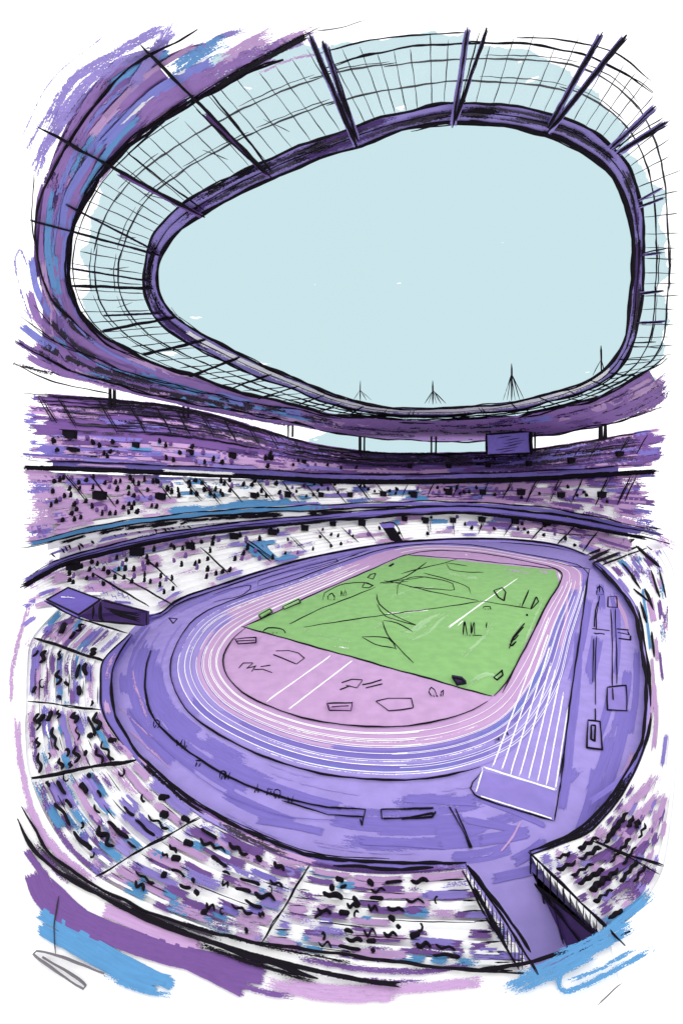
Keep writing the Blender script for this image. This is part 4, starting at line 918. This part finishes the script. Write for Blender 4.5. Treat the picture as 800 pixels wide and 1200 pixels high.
for T, n, a, b, t0, t1, lab in ((MID, 62, 60, 190, .12, .9, 'tiny dark seated spectator among the lilac seats of the middle tier'),
                                (MID, 46, 190, 400, .3, .9, 'tiny dark seated spectator among the white and blue seats of the middle tier'),
                                (MID, 34, 400, 735, .2, .75, 'tiny dark seated spectator on the right half of the middle tier'),
                                (LOW, 78, 75, 340, .12, .85, 'tiny dark seated spectator on the left half of the lower tier'),
                                (LOW, 36, 340, 700, .12, .8, 'tiny dark seated spectator on the right half of the lower tier'),
                                (UPP, 36, 60, 420, .06, .35, 'tiny dark seated spectator low in the purple upper tier')):
    used = []; doors = {id(MID): sorted(mdr), id(LOW): sorted(ldr), id(UPP): sorted(ud)}[id(T)]; tn = {id(MID): 'middle', id(LOW): 'lower', id(UPP): 'upper'}[id(T)]
    for i in range(n):
        for tr in range(20):
            px = random.uniform(a, b); t = random.uniform(t0, t1); py = T.row(px, t)
            if T is LOW and px < 172 and py > 690: continue
            if all(abs(px-u[0])+abs(py-u[1]) > 6 for u in used): break
        used.append((px, py)); k = 1.15 if px < 330 else .8
        dr = min(range(len(doors)), key=lambda q: math.hypot(doors[q][0]-px, doors[q][1]-py)); dist = math.hypot(doors[dr][0]-px, doors[dr][1]-py)
        PEOPLE.append((T, px, py, random.uniform(4.6,6.6)*k, random.uniform(3.4,5)*k, 'ink' if random.random() < .82 else 'purple', tn, dr, len(doors), dist))
ORD = ['','second ','third ','fourth ','fifth ','sixth ','seventh ','eighth ','ninth ','tenth ','eleventh ','twelfth ','thirteenth ','fourteenth ','fifteenth ','sixteenth ','seventeenth ','eighteenth ','nineteenth ','twentieth ']
cnt = {}; doors_of = {'middle': mdr, 'lower': sorted(ldr), 'upper': sorted(ud)}
for P in sorted(PEOPLE, key=lambda q: q[9]):
    T, px, py, hp, wp, c, tn, dr, nd, dist = P; left = px < sorted(doors_of[tn])[dr][0]; k = (tn, dr, left); cnt[k] = cnt.get(k, -1)+1
    door = ('%sdoorway from the left' % (ORD[dr] or 'first ')) if dr < nd/2 else ('%sdoorway from the right' % (ORD[nd-1-dr] or 'first '))
    spectator(T, px, py, hp, wp, c, '%s spectator %snearest, %s of the %s, %s tier' % ('black' if c == 'ink' else 'purple', ORD[min(19, cnt[k])], 'left' if left else 'right', door, tn))
# rows of people in the near stands, read as one scribbled mass
random.seed(5)
m = MB()
for (a, b) in ((0.1,.95),(1.1,2.9),(3.1,4.9),(5.1,6.9),(7.15,8.85),(9.3,10.6)):
    for row in range(9):
        r = 1.1+row*.097
        U = math.dist(NL.px(a+.25*(b-a), r), NL.px(a+.75*(b-a), r))/(.5*(b-a)); t = a+random.uniform(0,12)/U
        while t < b-5/U:
            e = min(b, t+random.uniform(8,32)/U); p0 = NL.px(t, r); p1 = NL.px(e, r+random.uniform(-.03,.03)); L = math.dist(p0, p1)
            if L > 4 and random.random() < .66:
                kind = random.random(); u = ((p1[0]-p0[0])/L, (p1[1]-p0[1])/L)
                if kind < .34: ink(m, NL, squig(*p0, *p1, random.uniform(1.8,4.4), max(3, int(L/6.5))), random.uniform(2.2,4.4), lift=.75, wob=.3, step=2)
                elif kind < .52:                      # long low bar of shoulders
                    ink(m, NL, [p0, ((p0[0]+p1[0])/2-u[1]*random.uniform(-2,2), (p0[1]+p1[1])/2+u[0]*random.uniform(-2,2)), p1], random.uniform(2.5,5), lift=.75, wob=1.6, step=2)
                elif kind < .66:                      # open curl
                    c_ = p0; rr = random.uniform(2.6,4.4); a0 = random.uniform(0,6); ink(m, NL, [(c_[0]+rr*.8*math.cos(a0+q), c_[1]+rr*1.2*math.sin(a0+q)) for q in np.linspace(0, random.uniform(2.6,5), 7)], random.uniform(1.5,2.8), lift=.75, wob=.1, step=2)
                else:                                 # single leaning figures
                    k = random.uniform(-.9,.9); v = (u[0]*math.cos(k)-u[1]*math.sin(k), u[0]*math.sin(k)+u[1]*math.cos(k)); ll = random.uniform(5,13)
                    ink(m, NL, [p0, (p0[0]+v[0]*ll*.5+.8, p0[1]+v[1]*ll*.5), (p0[0]+v[0]*ll, p0[1]+v[1]*ll)], random.uniform(3.4,6.4), lift=.75, wob=.8, step=1.3)
            t = e+random.uniform(1,14)/U
m.build('crowd', None, 'black scribbled rows of people filling the curved foreground stand', 'crowd', kind='stuff')
m = MB()
for row in range(8):
    r = 1.12+row*.11; t = random.uniform(.2,.5)
    while t < 2.6:
        e = min(2.75, t+random.uniform(.4,1.0)); p0 = NR.px(t, r); p1 = NR.px(e, r); L = math.dist(p0, p1)
        if random.random() < .75 and L > 5: ink(m, NR, squig(*p0, *p1, random.uniform(1,2.2), max(4, int(L/5))), random.uniform(2.6,5.2), lift=.75, step=2.5)
        t = e+random.uniform(.05,.3)
m.build('crowd', None, 'black scribbled rows of people in the small corner stand', 'crowd', kind='stuff')

# ================================================================== SMALL THINGS ON THE FLOOR
def item(name, cat, label, lines, w=1.3, group=None, solid=None, S=None, lift=.3, c='ink', height=.6):
    """a small piece of sports equipment: bars along its edges, optional low solid body"""
    S = S or G; c0 = lines[0][0]; m = MB()
    if solid:
        P = [S(x, y) for x, y in solid[0]]; slab(m, [p+np.array((0,0,height)) for p in P], (0,0,-height), solid[1])
    for p in lines: ink(m, S if not solid else Level(height), sharp(p), w, c, lift=lift, wob=.3)
    return m.build(name, None, label, cat, group, origin=tuple(S(*c0)))
def upright(name, cat, label, x, y, lines, w=1.4, group=None):
    d = F*H/(y-HZ); m = MB()
    for p in lines: ink(m, Depth(d), [(x+a, y+b) for a, b in p], w, lift=0, wob=.25, step=3)
    for dx in (-2, 2):                                # short feet reaching back
        P = at_depth(x+dx, y, d); tube3(m, [P+np.array((0,-.3,.08)), P+np.array((0,.3,.08))], .08)
    return m.build(name, None, label, cat, group, origin=tuple(at_depth(x, y, d)))
def sharp(p):
    out = [p[0]]
    for i in range(1, len(p)):
        a, b = p[i-1], p[i]
        for t in (.06, .5, .94): out.append((a[0]+(b[0]-a[0])*t, a[1]+(b[1]-a[1])*t))
        out.append(b)
    return out
box = lambda *p: [list(p)+[p[0]]]
item('landing_mat','mat','flat mat on the lilac infield by the left pitch corner', [[(275,749),(300,747),(300,753),(279,755),(275,749)],[(277,751),(299,750)]], 1.3, None, ([(275,749),(300,747),(300,753),(279,755)],'lilac'))
upright('throwing_cage','cage','open bowed cage on the pitch corner at the left', 322, 742, [[(-14,-1),(-8,-6),(10,-4),(14,6)],[(-6,1),(-5,4)],[(3,0),(4,3)]])
item('landing_mat','mat','bench-like mat on the left edge of the green pitch', box((303,721),(316,714),(319,717),(306,725)), 1.2, None, ([(303,721),(316,714),(319,717),(306,725)],'green'))
item('landing_mat','mat','long pale mat on the left pitch edge under the track', box((331,711),(350,702),(352,706),(333,714)), 1.2, None, ([(331,711),(350,702),(352,706),(333,714)],'green2'))
upright('hurdle','hurdle','round wire frame inside the left pitch arc', 389, 703, [[(-4,1),(-5,-4),(0,-8),(3,-4),(3,1),(-4,1)]])
upright('hurdle','hurdle','pair of wavy frames right of the round wire frame on the pitch', 402, 698, [[(-3,0),(-2,-6),(0,0),(2,-7),(4,0)]])
item('landing_mat','mat','small wedge mat near the far left pitch edge', box((430,677),(434,673),(440,672),(437,679)), 1.2)
item('landing_mat','mat','small open frame below the wedge mat on the pitch', box((424,688),(427,683),(437,686),(432,689)), 1.1)
item('marker_board','board','tiny black board near the far left pitch corner', [[(456,664),(461,661)]], 2.2)
item('goal_frame','goal','five sided black frame on the right half of the pitch', box((578,692),(588,689),(592,694),(590,704),(584,700)), 1.7)
upright('goal_frame','goal','small open goal frame near the pitch centre right', 570, 714, [[(-5,-1),(-4,-3),(4,-3),(4,3)]])
upright('marker_pole','pole','leaning thin pole on the far right of the pitch', 609, 711, [[(-1,1),(0,-4)],[(2,0),(5,-8),(10,-20)]])
item('goal_frame','goal','narrow black wedge frame at the right pitch edge', box((621,714),(628,700),(630,705),(624,712)), 1.6)
item('ball','ball','small black ball near the right pitch edge', [[(616,721),(618,721.5)]], 3)
item('ladder_frame','frame','hatched ladder frame along the right pitch edge', [[(596,760),(600,747),(614,730)],[(598,757),(604,752),(600,757)],[(602,750),(607,744)],[(598,752),(613,734)],[(597,756),(602,748)]], 1.3)
upright('pole_vault_stand','stand','cluster of upright posts over an oval base on the right of the pitch', 552, 745, [[(-10,-1),(-8,-17),(-5,0)],[(-1,-16),(0,-2),(3,-16),(4,0)],[(18,-16),(17,-9)],[(-17,4),(-8,9),(8,9),(14,1),(4,-1)],[(3,0),(12,1),(20,1)]], 1.5)
item('discus_net','net','leaf shaped frame at the near right pitch corner', box((578,794),(588,785),(589,791),(582,797)), 1.5)
item('equipment_crate','crate','dark crate on the near pitch edge', box((529,794),(541,796),(546,801),(535,803)), 1.6, None, ([(529,794),(541,796),(546,801),(535,803)],'dark'), height=.6)
upright('coat_rack','rack','curled wire rack beside a dark bag on the near lilac infield', 510, 816, [[(-4,0),(-8,-5),(-5,-11),(-1,-8),(1,0),(-3,2)],[(6,2),(7,-5),(9,-7),(8,1)]], 1.4)
item('landing_mat','mat','slanted mat lines on the lilac infield left of the white lines', [[(320,767),(334,773),(347,778)],[(323,763),(338,762),(350,765),(357,771)],[(347,778),(357,771)]], 1.1)
item('tangled_net','net','scribbled dark net on the left of the lilac infield', [[(280,783),(285,777),(296,777),(289,783),(300,780),(295,787)],[(298,785),(308,784),(319,788)],[(305,781),(317,779)]], 1.1)
item('tangled_net','net','scribbled dark net in the middle of the lilac infield', [[(400,800),(412,796),(424,797),(418,806),(405,803)],[(424,802),(435,800),(447,796)],[(398,808),(410,803)],[(428,806),(448,801)]], 1.1)
item('landing_mat','mat','rectangular mat near the bottom curve of the lilac infield', [[(383,824),(413,823),(411,833),(386,832),(383,824)],[(388,828),(409,827)]], 1.3, None, ([(383,824),(413,823),(411,833),(386,832)],'lilac'))
item('landing_mat','mat','large thin outlined mat near the bottom right of the lilac infield', [[(440,822),(455,818),(482,818),(484,829)],[(440,822),(455,833),(470,832),(484,829)]], 1.1)
upright('start_lamp','lamp','small lantern-like marker on the right runway', 702, 697, [[(-4,0),(-3,-8),(0,-11),(3,-8),(4,0),(-4,0)],[(0,-3),(0,-12)]], 1.3)
item('landing_mat','mat','small square mat at the far end of the right runway', box((712,699),(722,699),(723,712),(712,711)), 1.2)
item('sand_pit','sand pit','square sand pit at the near end of the right runway', [[(711,805),(733,803),(734,833),(711,832),(711,805)],[(717,806),(718,820)]], 1.4, None, ([(711,805),(733,803),(734,833),(711,832)],'lavm'), height=.1)
item('sand_pit','sand pit','narrow sand pit with pale middle below the left runway', [[(688,844),(703,845),(705,878),(687,876),(688,844)],[(692,850),(697,850),(696,868),(692,866),(692,850)]], 1.8, None, ([(688,844),(703,845),(705,878),(687,876)],'lavl'), height=.1)
item('jump_runway','runway','left thin runway lines on the right apron', [[(702,698),(698,722),(698,738)],[(700,705),(697,715),(696,735)],[(698,745),(697,790),(697,826)],[(695,748),(694,800)],[(697,830),(697,845)]], 1.1)
item('jump_runway','runway','right thin runway lines ending at the square pit', [[(715,713),(717,760),(717,804)],[(720,713),(722,760),(722,802)]], 1.1)
item('crossbar','bar','flat black crossbar lying over the runways', [[(693,737),(714,739)],[(722,737),(736,738)],[(723,741),(737,744),(735,740)],[(724,748),(738,750),(738,745)],[(697,743),(702,742),(708,743)],[(695,742),(701,743)]], 1.6)
item('advert_board','board','long low black edged board on the near floor', [[(446,948),(478,948),(508,947)],[(446,948),(447,960)],[(448,959),(480,958),(508,953)],[(470,960),(506,957),(510,951)]], 1.8, None, None)
item('advert_board','board','low board left of the long board on the near floor', [[(385,946),(429,948)],[(428,948),(425,960),(424,967),(422,960)],[(330,938),(385,955),(427,957)]], 1.4)
item('fallen_pole','pole','pair of dark slanting poles lying near the tunnel gap', [[(526,945),(540,970),(552,994)],[(533,947),(545,975),(553,993)],[(545,980),(550,994)]], 1.6)
item('wedge_marker','marker','small triangular wire marker on the left floor', box((198,724),(208,725),(203,731)), 1.3)
for k, (x, y) in enumerate(((184,852),(210,873),(216,876),(232,897),(262,912),(266,912),(301,927),(315,930),(325,934),(340,939))):
    upright('hurdle','hurdle','small black wire hurdle on the outer ring line, %s from the left' % ('first second third fourth fifth sixth seventh eighth ninth tenth'.split()[k]), x, y, [[[(-4,1),(-3,-8),(3,-7),(3,1)]], [[(-2,2),(-3,-6),(1,-1),(4,-7)]], [[(0,2),(1,-9)]], [[(-3,1),(0,-7)],[(-3,-6),(5,-5)]]][k % 4], 1.3, 'hurdles along the outer ring line')
